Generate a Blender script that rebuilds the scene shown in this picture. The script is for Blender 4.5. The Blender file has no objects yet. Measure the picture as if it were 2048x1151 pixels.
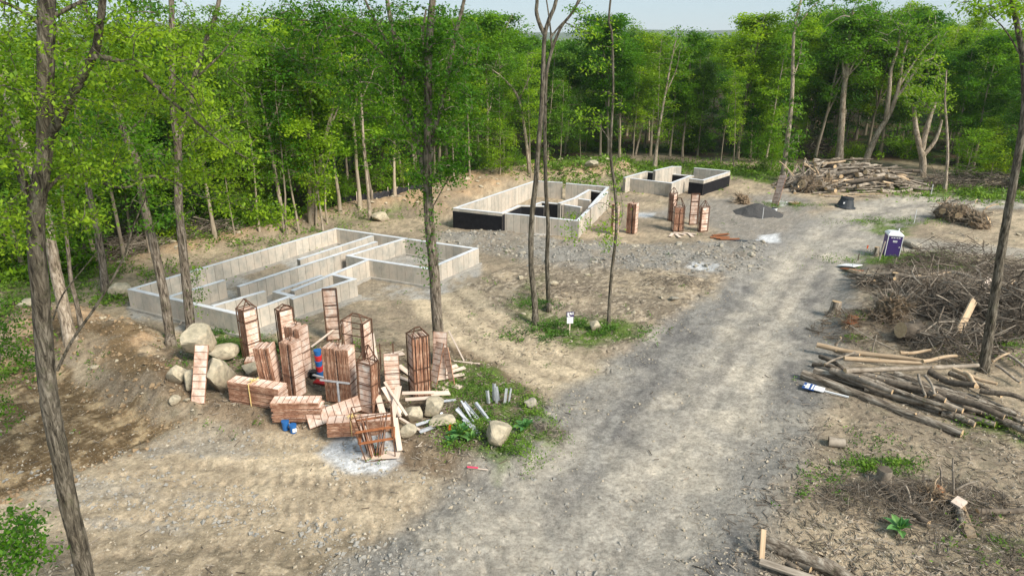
import bpy, math, random
import numpy as np
from mathutils import Vector, Matrix, Euler, Quaternion
R = math.radians
scene = bpy.context.scene
col = scene.collection

# ------------------------------------------------------------------ camera, sky, sun, exposure
PITCH, FPX, CAMH = 19.7, 1365.0, 14.5
cam_d = bpy.data.cameras.new('camera')
cam_d.sensor_width = 36.0
cam_d.lens = 36.0 * FPX / 2048.0
cam_d.clip_end = 30000
cam = bpy.data.objects.new('camera', cam_d)
cam.location = (0, 0, CAMH)
cam.rotation_euler = (R(90 - PITCH), 0, 0)
col.objects.link(cam)
scene.camera = cam
SUN_EL, SUN_AZ = R(40), R(132)          # azimuth clockwise from +Y (the way the camera looks)
w = bpy.data.worlds.new('World'); scene.world = w; w.use_nodes = True
nt = w.node_tree; bg = nt.nodes['Background']
sky = nt.nodes.new('ShaderNodeTexSky'); sky.sky_type = 'NISHITA'; sky.sun_disc = False
sky.sun_elevation = SUN_EL; sky.sun_rotation = SUN_AZ
sky.altitude = 200; sky.air_density = 1.0; sky.dust_density = 0.25; sky.ozone_density = 3.0
veil = nt.nodes.new('ShaderNodeMix'); veil.data_type = 'RGBA'; veil.inputs[0].default_value = .8      # bright even summer haze over the clear sky
veil.inputs[7].default_value = (3.0, 3.75, 4.25, 1)
nt.links.new(sky.outputs[0], veil.inputs[6]); nt.links.new(veil.outputs[2], bg.inputs[0]); bg.inputs[1].default_value = 0.10
sd = bpy.data.lights.new('sun', 'SUN'); sd.energy = 3.5; sd.angle = R(20.0); sd.color = (1.0, 0.92, 0.80)
so = bpy.data.objects.new('sun', sd); col.objects.link(so)
sdir = Vector((math.sin(SUN_AZ) * math.cos(SUN_EL), math.cos(SUN_AZ) * math.cos(SUN_EL), math.sin(SUN_EL)))
so.rotation_euler = sdir.to_track_quat('Z', 'Y').to_euler()
so.location = (40, -20, 60)
vs = scene.view_settings
vs.view_transform = 'Standard'; vs.look = 'None'; vs.gamma = 1; vs.use_curve_mapping = False
vs.exposure = 0.80
scene.cycles.max_bounces = 5; scene.cycles.transparent_max_bounces = 4
scene.cycles.diffuse_bounces = 3; scene.cycles.glossy_bounces = 2
scene.cycles.transmission_bounces = 3; scene.cycles.volume_bounces = 0

# ------------------------------------------------------------------ picture <-> place
_t = R(PITCH)
def ray(px, py):
    a = (py - 575.5)
    return np.array([px - 1024.0, FPX * math.cos(_t) - a * math.sin(_t), -FPX * math.sin(_t) - a * math.cos(_t)])
def PZ(px, py, z=0.0):
    d = ray(px, py); k = (z - CAMH) / d[2]; return d * k + np.array([0, 0, CAMH])
def P(px, py):
    z = 0.0
    for i in range(14):
        p = PZ(px, py, z); z = z + .6 * (float(hgt(p[0], p[1])) - z)
    p = PZ(px, py, z); return np.array([p[0], p[1], float(hgt(p[0], p[1]))])
def at(px, py, D):
    d = ray(px, py); return d * (D / d[1]) + np.array([0, 0, CAMH])
def G(x, y): return np.array([x, y, float(hgt(x, y))])

# ------------------------------------------------------------------ noise and masks (vectorised)
_rng = np.random.default_rng(7)
_T = _rng.random((256, 256))
def vn(x, y):
    x = np.asarray(x, float); y = np.asarray(y, float)
    xi = np.floor(x).astype(int); yi = np.floor(y).astype(int)
    fx = x - xi; fy = y - yi; fx = fx * fx * (3 - 2 * fx); fy = fy * fy * (3 - 2 * fy)
    a = _T[xi & 255, yi & 255]; b = _T[(xi + 1) & 255, yi & 255]
    c = _T[xi & 255, (yi + 1) & 255]; d = _T[(xi + 1) & 255, (yi + 1) & 255]
    return (a * (1 - fx) + b * fx) * (1 - fy) + (c * (1 - fx) + d * fx) * fy
def fbm(x, y, o=4, s=1.0):
    r = 0; a = .5; t = 0
    for i in range(o):
        r = r + a * vn(x * s + 17.3 * i, y * s + 5.1 * i); t += a; a *= .5; s *= 2.07
    return r / t
def sstep(a, b, v):
    t = np.clip((v - a) / (b - a), 0, 1); return t * t * (3 - 2 * t)
def dline(x, y, pts):
    best = np.full(np.shape(x), 1e9)
    for (x0, y0), (x1, y1) in zip(pts[:-1], pts[1:]):
        dx, dy = x1 - x0, y1 - y0; L = dx * dx + dy * dy + 1e-9
        t = np.clip(((x - x0) * dx + (y - y0) * dy) / L, 0, 1)
        best = np.minimum(best, np.hypot(x - x0 - t * dx, y - y0 - t * dy))
    return best
def dpoly(x, y, pts):          # signed distance, inside positive
    p = list(pts) + [pts[0]]
    d = dline(x, y, p); ins = np.zeros(np.shape(x), bool)
    for (x0, y0), (x1, y1) in zip(p[:-1], p[1:]):
        c = ((y0 > y) != (y1 > y)) & (x < (x1 - x0) * (y - y0) / (y1 - y0 + 1e-12) + x0)
        ins ^= c
    return np.where(ins, d, -d)
def W(*pp, z=0.0): return [tuple(PZ(a, b, z)[:2]) for a, b in pp]

ROAD = W((930, 1300), (1080, 1151), (1290, 900), (1430, 740), (1560, 600), (1625, 510), (1690, 452), (1790, 415), (1930, 400), (2200, 398))
ROAD2 = W((1650, 488), (1850, 488), (2048, 508), (2400, 560))
TRACK = W((1330, 790), (1120, 740), (980, 670), (890, 600), (860, 560))
PAD = W((-200, 950), (200, 900), (420, 850), (640, 870), (900, 965), (1150, 930), (1190, 860), (1260, 1151), (1100, 1400), (-200, 1250))
BROWN = W((-200, 740), (0, 720), (150, 745), (345, 850), (215, 905), (0, 985), (-200, 1010))
PADLOW = W((330, 1060), (560, 1040), (760, 1110), (800, 1200), (100, 1250), (0, 1100))
BANK = W((0, 610), (150, 610), (330, 670), (360, 760), (400, 830), (300, 820), (170, 730), (0, 715))
ISLE = W((330, 700), (640, 690), (880, 700), (1000, 745), (1110, 820), (1115, 880), (1040, 945), (930, 950), (800, 905), (640, 855), (430, 840), (340, 780))
ISLE2 = W((900, 590), (1010, 540), (1200, 520), (1400, 560), (1380, 610), (1290, 690), (1190, 712), (1080, 690), (960, 640))
F1P = W((255, 600), (672, 475), (965, 520), (960, 560), (860, 600), (720, 600), (490, 690), (262, 640))
F2P = W((905, 445), (1068, 395), (1225, 400), (1160, 480), (1000, 460))
F2IN = W((920, 440), (1068, 402), (1212, 402), (1150, 462), (1005, 440))
F3IN = W((1262, 372), (1360, 352), (1450, 358), (1385, 376), (1340, 378))
BACK = W((215, 560), (300, 525), (420, 500), (560, 468), (650, 445), (730, 425), (800, 420), (900, 432), (905, 410), (1055, 362), (1230, 352), (1260, 345), (1260, 325),
         (1120, 335), (960, 352), (860, 378), (760, 392), (700, 415), (560, 455), (400, 480), (240, 530))
ROCKY = W((880, 462), (1010, 462), (1160, 482), (1300, 490), (1520, 480), (1560, 500), (1480, 560), (1330, 545), (1100, 540), (960, 500), (880, 480))
FOREST = W((-600, 600), (0, 565), (150, 560), (230, 520), (400, 478), (560, 452), (650, 430), (720, 400), (850, 372), (960, 348), (1080, 335), (1180, 312), (1300, 306), (1500, 318), (1560, 322), (1860, 322), (1960, 345), (2048, 352), (2400, 372), (3500, 420)) 
MESSY = W((1180, 520), (1480, 500), (1500, 560), (1400, 640), (1300, 690), (1000, 720), (880, 640), (960, 560))
RIGHTB = W((1640, 560), (1700, 530), (1900, 540), (2048, 560), (2300, 600), (2300, 780), (2048, 760), (1960, 720), (1700, 690), (1620, 660))
GREENS = [(W((380, 660), (480, 650), (560, 700), (540, 740), (430, 740), (375, 700)), 1.0), (W((870, 745), (960, 735), (1090, 800), (1100, 880), (1010, 940), (930, 890), (900, 830)), 1.0),
          (W((1060, 640), (1250, 640), (1290, 665), (1180, 700), (1080, 680)), 1.0), (W((1020, 600), (1080, 560), (1090, 640), (1040, 650)), .5),
          (W((1740, 452), (1780, 432), (1830, 440), (1820, 470), (1760, 470)), .9), (W((1720, 510), (1880, 500), (1960, 530), (1950, 555), (1800, 540), (1700, 545)), .9),
          (W((1090, 345), (1180, 318), (1400, 325), (1560, 345), (1560, 372), (1420, 345), (1260, 340), (1120, 345)), 1.0), (W((1550, 405), (1600, 405), (1600, 418), (1550, 415)), .9),
          (W((1710, 915), (1830, 925), (1800, 945), (1710, 935)), .8), (W((1940, 830), (2048, 860), (2048, 890), (1930, 860)), .7), (W((1860, 372), (2048, 378), (2048, 400), (1860, 392)), .9),
          (W((0, 520), (240, 530), (230, 580), (100, 620), (0, 600)), .6), (W((660, 445), (800, 420), (800, 432), (670, 455)), .5), (W((1930, 1080), (2020, 1070), (2020, 1120), (1950, 1120)), .7)]
WHITES = [(W((630, 895), (700, 862), (770, 880), (800, 915), (770, 935), (690, 930)), 1.0), (W((1040, 457), (1120, 462), (1130, 470), (1060, 470)), .9), (W((1272, 425), (1310, 425), (1300, 434), (1270, 434)), .9),
          (W((1520, 470), (1560, 465), (1560, 482), (1510, 485)), .9), (W((1540, 400), (1580, 402), (1570, 412), (1545, 410)), .6), (W((1380, 530), (1440, 535), (1420, 548), (1370, 540)), .7)]
DARKG = [(W((1120, 1010), (1140, 920), (1185, 810), (1275, 725), (1400, 610), (1480, 555), (1535, 520), (1510, 575), (1440, 670), (1360, 750), (1270, 850), (1190, 960)), 1.0),
         (W((1640, 520), (1660, 590), (1600, 700), (1610, 800), (1545, 830), (1560, 720), (1600, 620)), 1.0), (W((1430, 1000), (1540, 1060), (1510, 1180), (1410, 1180)), .85), (W((1010, 1000), (1100, 985), (1080, 1100), (980, 1120)), .35)]
def hgt(x, y):
    x = np.asarray(x, float); y = np.asarray(y, float)
    z = (fbm(x, y, 3, .12) - .5) * .35
    back = sstep(-1.2, .9, dpoly(x, y, BACK)) * sstep(40, 120, y * 1.6)
    z = z + back * (.55 + .75 * fbm(x + 3, y, 3, .35))
    f1 = sstep(-.8, .6, dpoly(x, y, F1P)); z = z * (1 - f1) + 0.0 * f1
    f2 = sstep(-.5, .5, dpoly(x, y, F2P)); z = z * (1 - f2)
    z = z - .5 * sstep(-.2, .3, dpoly(x, y, F2IN)) - .3 * sstep(-.2, .3, dpoly(x, y, F3IN))
    bk = sstep(-.6, 1.4, dpoly(x, y, BANK)); z = z + bk * (.35 + .7 * fbm(x, y + 9, 3, .4))
    z = z - .35 * sstep(-.6, .6, dpoly(x, y, BROWN))
    z = z - .15 * sstep(-1, 1, dpoly(x, y, PAD))
    isl = sstep(-.25, .45, dpoly(x, y, ISLE) + (fbm(x, y, 2, 1.5) - .5) * .5); z = z + .32 * isl
    z = z + .2 * sstep(-.3, .4, dpoly(x, y, ISLE2)) * (1 - f1)
    rk = sstep(-1, 1.5, dpoly(x, y, ROCKY)); z = z + rk * .45 * fbm(x, y, 2, .5)
    z = z + sstep(-1, 2, dpoly(x, y, RIGHTB)) * .5
    rd = 1 - sstep(2.2, 4.6, dline(x, y, ROAD)); z = z * (1 - .8 * rd) - .12 * rd
    return z
_gx = np.arange(-75, 75.1, .25); _gy = np.arange(8, 135.1, .25)
_XX, _YY = np.meshgrid(_gx, _gy, indexing='ij'); _hg = hgt(_XX.ravel(), _YY.ravel()).reshape(_XX.shape)
_hfull = hgt
def hgt(x, y):
    if np.ndim(x) == 0:
        i = min(max((float(x) + 75) * 4, 0), len(_gx) - 1.001); j = min(max((float(y) - 8) * 4, 0), len(_gy) - 1.001)
        a = int(i); b = int(j); u = i - a; v = j - b
        return (_hg[a, b] * (1 - v) + _hg[a, b + 1] * v) * (1 - u) + (_hg[a + 1, b] * (1 - v) + _hg[a + 1, b + 1] * v) * u
    return _hfull(x, y)
def fine(x, y):
    rough = 1 - .65 * (1 - sstep(2, 4, dline(x, y, ROAD)))
    pad = sstep(-1, 1, dpoly(x, y, PAD)); rough = rough * (1 - .35 * pad)
    bk = np.maximum(sstep(-.5, .8, dpoly(x, y, BANK)), sstep(-1, .5, dpoly(x, y, BACK)))
    z = (fbm(x, y, 4, 1.3) - .5) * .16 * rough + (fbm(x, y, 3, 6.5) - .5) * .045 * (.3 + .7 * rough) + bk * (fbm(x, y, 4, 2.2) - .5) * .42
    bn = sstep(-.3, .5, dpoly(x, y, BROWN))
    ax = (x * .83 - y * .55); ay = (x * .55 + y * .83)
    band = np.abs(np.sin(ay * 1.9)) ** .5
    z = z + bn * .06 * np.sin(ax * 24 + 3 * vn(x, y * .5)) * band - bn * .06 * (1 - band)
    dr = dline(x, y, ROAD)
    z = z - .045 * np.exp(-((dr - .95) / .3) ** 2) - .02 * np.exp(-((dr - 2.2) / .25) ** 2)
    dt = dline(x, y, TRACK); z = z - .09 * np.exp(-((dt - .8) / .22) ** 2)
    for c0 in (0.0, 1.7):
        dq = dline(x, y, PADRUT[0]) - c0; z = z - .06 * np.exp(-(dq / .2) ** 2) * (1 + .6 * np.sin(x * 14))
        dq = dline(x, y, PADRUT[1]) - c0; z = z - .05 * np.exp(-(dq / .25) ** 2) * (1 + .5 * np.sin(x * 13 + y * 6))
    return z
PADRUT = [W((130, 1050), (330, 1020), (560, 1010), (760, 1070), (860, 1160)), W((150, 960), (400, 920), (700, 950), (900, 1010), (1150, 1060))]

# ------------------------------------------------------------------ mesh building
def icos(sub):
    import bmesh
    bm = bmesh.new(); bmesh.ops.create_icosphere(bm, subdivisions=sub, radius=1)
    v = np.array([q.co[:] for q in bm.verts]); f = np.array([[q.index for q in p.verts] for p in bm.faces]); bm.free()
    return v, f
ICO = {k: icos(k) for k in (1, 2, 3, 4)}
BOXV = np.array([(x, y, z) for x in (-.5, .5) for y in (-.5, .5) for z in (-.5, .5)], float)
BOXF = np.array([(0, 1, 3, 2), (4, 6, 7, 5), (0, 4, 5, 1), (2, 3, 7, 6), (0, 2, 6, 4), (1, 5, 7, 3)])
class MB:
    def __init__(s): s.V = []; s.F = []; s.n = 0
    def add(s, V, F, m=0, t=0.5, uv=None):
        V = np.asarray(V, float); F = np.asarray(F, int)
        tt = np.full(len(V), t) if np.isscalar(t) else np.asarray(t)
        mm = np.full(len(F), m) if np.isscalar(m) else np.asarray(m)
        s.V.append((V, tt)); s.F.append((F + s.n, mm)); s.n += len(V); return s
    def box(s, c, d, rot=None, m=0, t=.5):
        V = BOXV * np.array(d)
        if rot is not None: V = V @ np.array(rot).T
        return s.add(V + np.array(c), BOXF, m, t)
    def bar(s, a, b, wd, th=None, m=0, t=.5, up=(0, 0, 1)):
        a = np.array(a, float); b = np.array(b, float); d = b - a; L = np.linalg.norm(d) + 1e-9; z = d / L
        u = np.array(up, float)
        if abs(np.dot(u, z)) > .95: u = np.array([1., 0, 0])
        x = np.cross(u, z); x /= np.linalg.norm(x); y = np.cross(z, x)
        return s.box((a + b) / 2, (wd, th or wd, L), np.stack([x, y, z], 1), m, t)
    def tube(s, pts, rad, n=6, m=0, mc=None, t=.5, cap=True, wob=0, rng=None):
        p = np.array(pts, float); k = len(p); r = np.broadcast_to(np.array(rad, float), (k,))
        d = np.gradient(p, axis=0); d /= np.linalg.norm(d, axis=1)[:, None] + 1e-9
        ref = np.array([0, 0, 1.]) if abs(d[0][2]) < .8 else np.array([1., 0, 0])
        x = np.cross(ref, d); x /= np.linalg.norm(x, axis=1)[:, None] + 1e-9; y = np.cross(d, x)
        a = np.arange(n) * 2 * math.pi / n
        rr = r[:, None] * np.ones(n)
        if wob: rr = rr * (1 + wob * ((rng or _rng).random((k, n)) - .5) * 2)
        V = p[:, None, :] + rr[..., None] * (np.cos(a)[None, :, None] * x[:, None, :] + np.sin(a)[None, :, None] * y[:, None, :])
        V = V.reshape(-1, 3)
        i = np.arange(k - 1)[:, None] * n; j = np.arange(n)[None, :]; j2 = (j + 1) % n
        F = np.stack([i + j, i + j2, i + n + j2, i + n + j], -1).reshape(-1, 4)
        s.add(V, F, m, t)
        if cap:
            mc = m if mc is None else mc
            jj = np.arange(n)
            for e, o in ((0, 1), (k - 1, -1)):
                Vc = np.vstack([V[e * n:(e + 1) * n], p[e][None]])
                Fc = np.stack([(jj + 1) % n, jj, np.full(n, n)], 1) if e == 0 else np.stack([jj, (jj + 1) % n, np.full(n, n)], 1)
                s.add(Vc, Fc, mc, t)
        return s
    def leaves(s, C, size, rng, m=0, tint=None, droop=.35, aspect=.55, flat=.6):
        C = np.asarray(C); N = len(C)
        if N == 0: return s
        az = rng.random(N) * 2 * math.pi; el = -droop + (rng.random(N) - .5) * 1.3
        d = np.stack([np.cos(az) * np.cos(el), np.sin(az) * np.cos(el), np.sin(el)], 1)
        sd_ = np.stack([-np.sin(az), np.cos(az), np.zeros(N)], 1)
        roll = (rng.random(N) - .5) * 2 * (1.5 - flat)
        upv = np.cross(sd_, d) * -1
        sd_ = sd_ * np.cos(roll)[:, None] + upv * np.sin(roll)[:, None]
        L = (np.asarray(size) * (.7 + .6 * rng.random(N)))[:, None]
        a = C; b = C + d * L * .45 + sd_ * L * aspect * .5; c = C + d * L; e = C + d * L * .45 - sd_ * L * aspect * .5
        V = np.stack([a, b, c, e], 1).reshape(-1, 3)
        F = np.arange(N * 4).reshape(-1, 4)
        tn = rng.random(N) if tint is None else np.clip(np.asarray(tint) + (rng.random(N) - .5) * .3, 0, 1)
        return s.add(V, F, m, np.repeat(tn, 4))
    def mesh(s, name, mats, smooth=False):
        me = bpy.data.meshes.new(name)
        V = np.vstack([v for v, _ in s.V]); T = np.concatenate([t for _, t in s.V])
        me.vertices.add(len(V)); me.vertices.foreach_set('co', V.ravel().astype(np.float32))
        lo = np.concatenate([f.ravel() for f, _ in s.F]); sz = np.concatenate([np.full(len(f), f.shape[1]) for f, _ in s.F])
        mi = np.concatenate([m for _, m in s.F])
        me.loops.add(len(lo)); me.loops.foreach_set('vertex_index', lo.astype(np.int32))
        me.polygons.add(len(sz)); st = np.concatenate([[0], np.cumsum(sz)[:-1]])
        me.polygons.foreach_set('loop_start', st.astype(np.int32)); me.polygons.foreach_set('loop_total', sz.astype(np.int32))
        for q in mats: me.materials.append(q)
        me.polygons.foreach_set('material_index', mi.astype(np.int32))
        if not smooth: me.polygons.foreach_set('use_smooth', np.zeros(len(sz), bool))
        if smooth is True: me.polygons.foreach_set('use_smooth', np.ones(len(sz), bool))
        elif isinstance(smooth, (list, tuple)): me.polygons.foreach_set('use_smooth', np.isin(mi, smooth))
        at_ = me.attributes.new('tint', 'FLOAT', 'POINT'); at_.data.foreach_set('value', T.astype(np.float32))
        me.update(calc_edges=True)
        return me
    def obj(s, name, mats, parent=None, smooth=False):
        return link(name, s.mesh(name, mats if isinstance(mats, (list, tuple)) else [mats], smooth), parent)
def link(name, data, parent=None, loc=None, rot=None, scale=None):
    o = bpy.data.objects.new(name, data); col.objects.link(o)
    if parent is not None: o.parent = parent
    if loc is not None: o.location = loc
    if rot is not None: o.rotation_euler = rot
    if scale is not None: o.scale = scale if not np.isscalar(scale) else (scale,) * 3
    return o
def tag(o, label=None, cat=None, group=None, kind=None):
    if label: o['label'] = label
    if cat: o['category'] = cat
    if group: o['group'] = group
    if kind: o['kind'] = kind
    return o
def thing(name, label, cat, loc, rotz=0, group=None, rot=None):
    o = link(name, None, None, tuple(loc), rot if rot is not None else (0, 0, rotz))
    o.empty_display_size = .3
    return tag(o, label, cat, group)

# ------------------------------------------------------------------ materials
def newmat(name):
    m = bpy.data.materials.new(name); m.use_nodes = True
    n = m.node_tree; b = n.nodes['Principled BSDF']; return m, n, b
def N(n, t, **k):
    o = n.nodes.new(t)
    for a, b in k.items(): setattr(o, a, b)
    return o
def noise(n, scale, detail=4, rough=.6, vec=None, dist=0):
    o = N(n, 'ShaderNodeTexNoise'); o.inputs['Scale'].default_value = scale; o.inputs['Detail'].default_value = detail
    o.inputs['Roughness'].default_value = rough; o.inputs['Distortion'].default_value = dist
    if vec is not None: n.links.new(vec, o.inputs['Vector'])
    return o
def ramp(n, fac, stops):
    r = N(n, 'ShaderNodeValToRGB'); e = r.color_ramp.elements
    while len(e) < len(stops): e.new(.5)
    for q, (p, c) in zip(e, stops): q.position = p; q.color = (*c, 1) if len(c) == 3 else c
    n.links.new(fac, r.inputs[0]); return r.outputs[0]
def mixc(n, a, b, fac, mode='MIX'):
    x = N(n, 'ShaderNodeMix', data_type='RGBA', blend_type=mode)
    for s, i in ((fac, 0), (a, 6), (b, 7)):
        if hasattr(s, 'links'): n.links.new(s, x.inputs[i])
        elif i == 0: x.inputs[0].default_value = s
        else: x.inputs[i].default_value = (*s, 1)
    return x.outputs[2]
def bump(n, b, h, strength=.4, dist=.02):
    q = N(n, 'ShaderNodeBump'); q.inputs['Strength'].default_value = strength; q.inputs['Distance'].default_value = dist
    n.links.new(h, q.inputs['Height']); n.links.new(q.outputs[0], b.inputs['Normal'])
def coords(n, scale=(1, 1, 1), kind='Object'):
    tc = N(n, 'ShaderNodeTexCoord'); mp = N(n, 'ShaderNodeMapping'); mp.inputs['Scale'].default_value = scale
    n.links.new(tc.outputs[kind], mp.inputs[0]); return mp.outputs[0]
def surf(name, c1, c2, scale=6, stretch=(1, 1, 1), rough=.85, bs=.4, bd=.02, c3=None, metal=0, rnd=.25, spec=.3):
    m, n, b = newmat(name)
    v = coords(n, stretch); nz = noise(n, scale, 6, .65, v)
    st = [(.3, c1), (.7, c2)] if c3 is None else [(.25, c1), (.5, c2), (.75, c3)]
    c = ramp(n, nz.outputs[0], st)
    oi = N(n, 'ShaderNodeObjectInfo')
    hv = N(n, 'ShaderNodeMapRange'); n.links.new(oi.outputs['Random'], hv.inputs[0]); hv.inputs[3].default_value = 1 - rnd; hv.inputs[4].default_value = 1 + rnd
    hs = N(n, 'ShaderNodeHueSaturation'); n.links.new(hv.outputs[0], hs.inputs['Value']); n.links.new(c, hs.inputs['Color'])
    n.links.new(hs.outputs[0], b.inputs['Base Color'])
    b.inputs['Roughness'].default_value = rough; b.inputs['Metallic'].default_value = metal; b.inputs['Specular IOR Level'].default_value = spec
    nb = noise(n, scale * 3, 5, .7, v); bump(n, b, nb.outputs[0], bs, bd)
    return m
def boulder_dirt(m):
    n = m.node_tree; b = n.nodes['Principled BSDF']; l = b.inputs['Base Color'].links[0].from_socket
    tc = N(n, 'ShaderNodeTexCoord'); sp = N(n, 'ShaderNodeSeparateXYZ'); n.links.new(tc.outputs['Object'], sp.inputs[0])
    nz = noise(n, 3, 4, .6, tc.outputs['Object']); ad = N(n, 'ShaderNodeMath', operation='MULTIPLY_ADD'); n.links.new(nz.outputs[0], ad.inputs[0]); ad.inputs[1].default_value = -1.1; n.links.new(sp.outputs[2], ad.inputs[2])
    f = ramp(n, ad.outputs[0], [(0, (.9, .9, .9)), (.001, (.75, .75, .75))]); mr = N(n, 'ShaderNodeMapRange'); n.links.new(ad.outputs[0], mr.inputs[0]); mr.inputs[1].default_value = -1.15; mr.inputs[2].default_value = -.35; mr.inputs[3].default_value = .85; mr.inputs[4].default_value = 0
    n2 = noise(n, 1.6, 6, .7, tc.outputs['Object']); c = mixc(n, l, (.20, .19, .16), ramp(n, n2.outputs[0], [(.5, (0, 0, 0)), (.62, (.6, .6, .6))]))
    c = mixc(n, c, (.17, .125, .08), mr.outputs[0]); n.links.new(c, b.inputs['Base Color'])
def leafmat(name, dark, mid, light, trans=.5):
    m, n, b = newmat(name)
    a = N(n, 'ShaderNodeAttribute', attribute_name='tint')
    oi = N(n, 'ShaderNodeObjectInfo')
    c = ramp(n, a.outputs['Fac'], [(0, dark), (.5, mid), (1, light)])
    mr = N(n, 'ShaderNodeMapRange'); n.links.new(oi.outputs['Random'], mr.inputs[0]); mr.inputs[3].default_value = .68; mr.inputs[4].default_value = 1.35
    mh = N(n, 'ShaderNodeMapRange'); n.links.new(oi.outputs['Random'], mh.inputs[0]); mh.inputs[3].default_value = .53; mh.inputs[4].default_value = .482
    hs = N(n, 'ShaderNodeHueSaturation'); n.links.new(mr.outputs[0], hs.inputs['Value']); n.links.new(mh.outputs[0], hs.inputs['Hue']); n.links.new(c, hs.inputs['Color'])
    n.links.new(hs.outputs[0], b.inputs['Base Color']); b.inputs['Roughness'].default_value = .55; b.inputs['Specular IOR Level'].default_value = .25
    tr = N(n, 'ShaderNodeBsdfTranslucent')
    yl = mixc(n, hs.outputs[0], (1.5, 1.35, .5), 1.0, 'MULTIPLY'); n.links.new(yl, tr.inputs[0])
    mx = N(n, 'ShaderNodeMixShader'); mx.inputs[0].default_value = trans
    n.links.new(b.outputs[0], mx.inputs[1]); n.links.new(tr.outputs[0], mx.inputs[2])
    n.links.new(mx.outputs[0], n.nodes['Material Output'].inputs[0])
    return m
def barkmat(name, c1, c2, c3, sc=5):
    m, n, b = newmat(name)
    v = coords(n, (1, 1, .18)); nz = noise(n, sc * 2.2, 6, .7, v, .6); n2 = noise(n, .9, 3, .5, coords(n))
    c = ramp(n, nz.outputs[0], [(.38, c1), (.5, c2), (.62, c3)])
    c = mixc(n, c, (.55, .5, .42), ramp(n, n2.outputs[0], [(.45, (0, 0, 0)), (.7, (.6, .6, .6))]), 'MULTIPLY')
    n3 = noise(n, 2.3, 5, .7, coords(n)); c = mixc(n, c, (.10, .12, .05), ramp(n, n3.outputs[0], [(.56, (0, 0, 0)), (.75, (.55, .55, .55))]))
    n.links.new(c, b.inputs['Base Color']); b.inputs['Roughness'].default_value = .9; b.inputs['Specular IOR Level'].default_value = .15
    bump(n, b, nz.outputs[0], 1.0, .08)
    return m
M = {}
M['bark'] = barkmat('bark_grey_brown', (.045, .037, .028), (.19, .155, .12), (.34, .295, .24))
M['bark_dark'] = barkmat('bark_dark', (.035, .03, .023), (.125, .108, .082), (.25, .22, .175))
M['bark_pale'] = barkmat('bark_pale', (.13, .10, .075), (.38, .31, .235), (.55, .47, .38))
M['bark_far'] = surf('bark_far', (.20, .155, .11), (.43, .36, .27), 3, (1, 1, .3), rnd=.35)
M['leaf'] = leafmat('leaf_spring', (.04, .10, .010), (.11, .23, .014), (.21, .36, .022))
M['leaf_far'] = leafmat('leaf_forest', (.05, .13, .010), (.14, .28, .014), (.25, .42, .022))
M['leaf_deep'] = leafmat('leaf_deep_green', (.035, .095, .016), (.08, .19, .022), (.15, .29, .03), .4)
M['weed'] = leafmat('weed', (.05, .10, .012), (.10, .20, .018), (.18, .30, .03), .3)
M['broad'] = leafmat('broad_leaf', (.06, .15, .05), (.12, .27, .08), (.2, .36, .12), .25)
M['twig'] = surf('twig_grey', (.12, .095, .07), (.42, .36, .29), 2, rnd=.3)
M['twig_dark'] = surf('twig_dark', (.045, .035, .026), (.20, .16, .12), 2, rnd=.3)
M['wood_raw'] = surf('bare_wood', (.36, .25, .15), (.62, .48, .33), 3, (1, 1, .25), rnd=.15)
M['cut'] = surf('cut_wood', (.42, .28, .15), (.62, .46, .28), 9, rnd=.2)
M['log'] = barkmat('log_bark', (.07, .056, .042), (.22, .18, .14), (.44, .39, .32), 3)
M['root'] = surf('root_soil', (.06, .042, .026), (.24, .175, .11), 4, rnd=.2, bs=.8, bd=.05)
M['boulder'] = surf('boulder', (.22, .20, .15), (.46, .40, .29), 2.2, c3=(.62, .52, .38), rnd=.08, bs=.5, bd=.03)
M['boulder_grey'] = surf('boulder_grey', (.18, .165, .14), (.34, .31, .25), 3, c3=(.46, .39, .29), rnd=.12, bs=.6, bd=.03)
boulder_dirt(M['boulder'])
M['stone'] = surf('crushed_stone', (.15, .145, .135), (.29, .28, .255), 2.5, c3=(.40, .35, .28), rnd=.1, bs=.2)
M['pebble'] = surf('pebble', (.26, .22, .16), (.42, .36, .27), 2.5, c3=(.60, .55, .46), rnd=.1, bs=.2)
M['clod'] = surf('soil_clod', (.20, .135, .075), (.42, .30, .18), 1.4, rnd=.1, bs=.6)
M['steel'] = surf('rusty_steel', (.08, .045, .032), (.22, .11, .065), 12, rnd=.3, metal=.3, rough=.7)
M['rust'] = surf('orange_rust', (.20, .07, .03), (.38, .15, .06), 9, rnd=.2, rough=.8)
M['galv'] = surf('galvanised', (.42, .44, .47), (.68, .70, .74), 5, rnd=.1, metal=.4, rough=.5)
M['strap'] = surf('yellow_strap', (.62, .47, .18), (.78, .62, .28), 8, rnd=.05)
M['lumber'] = surf('pale_lumber', (.58, .45, .36), (.80, .68, .58), 3, (1, 1, .3), rnd=.12)
M['black'] = surf('black_damp_proofing', (.006, .006, .008), (.018, .018, .022), 3, rough=.75, rnd=.1, bs=.2, spec=.2)
M['fabric'] = surf('black_fabric', (.012, .012, .014), (.035, .035, .04), 5, rough=.9)
M['culvert'] = surf('dark_plastic', (.03, .035, .042), (.07, .08, .09), 4, rough=.5)
M['gravel_dark'] = surf('dark_gravel', (.055, .052, .052), (.15, .145, .14), 26, bs=1.0, bd=.05)
def plain(name, c, rough=.5, spec=.4, metal=0):
    return surf(name, tuple(q * .88 for q in c), tuple(min(q * 1.08, .9) for q in c), 14, rough=rough, rnd=.04, bs=.08, spec=spec, metal=metal)
M['blue'] = plain('blue_plastic', (.02, .13, .38)); M['red'] = plain('red_plastic', (.55, .03, .03)); M['white'] = plain('white_plastic', (.78, .79, .80))
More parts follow.
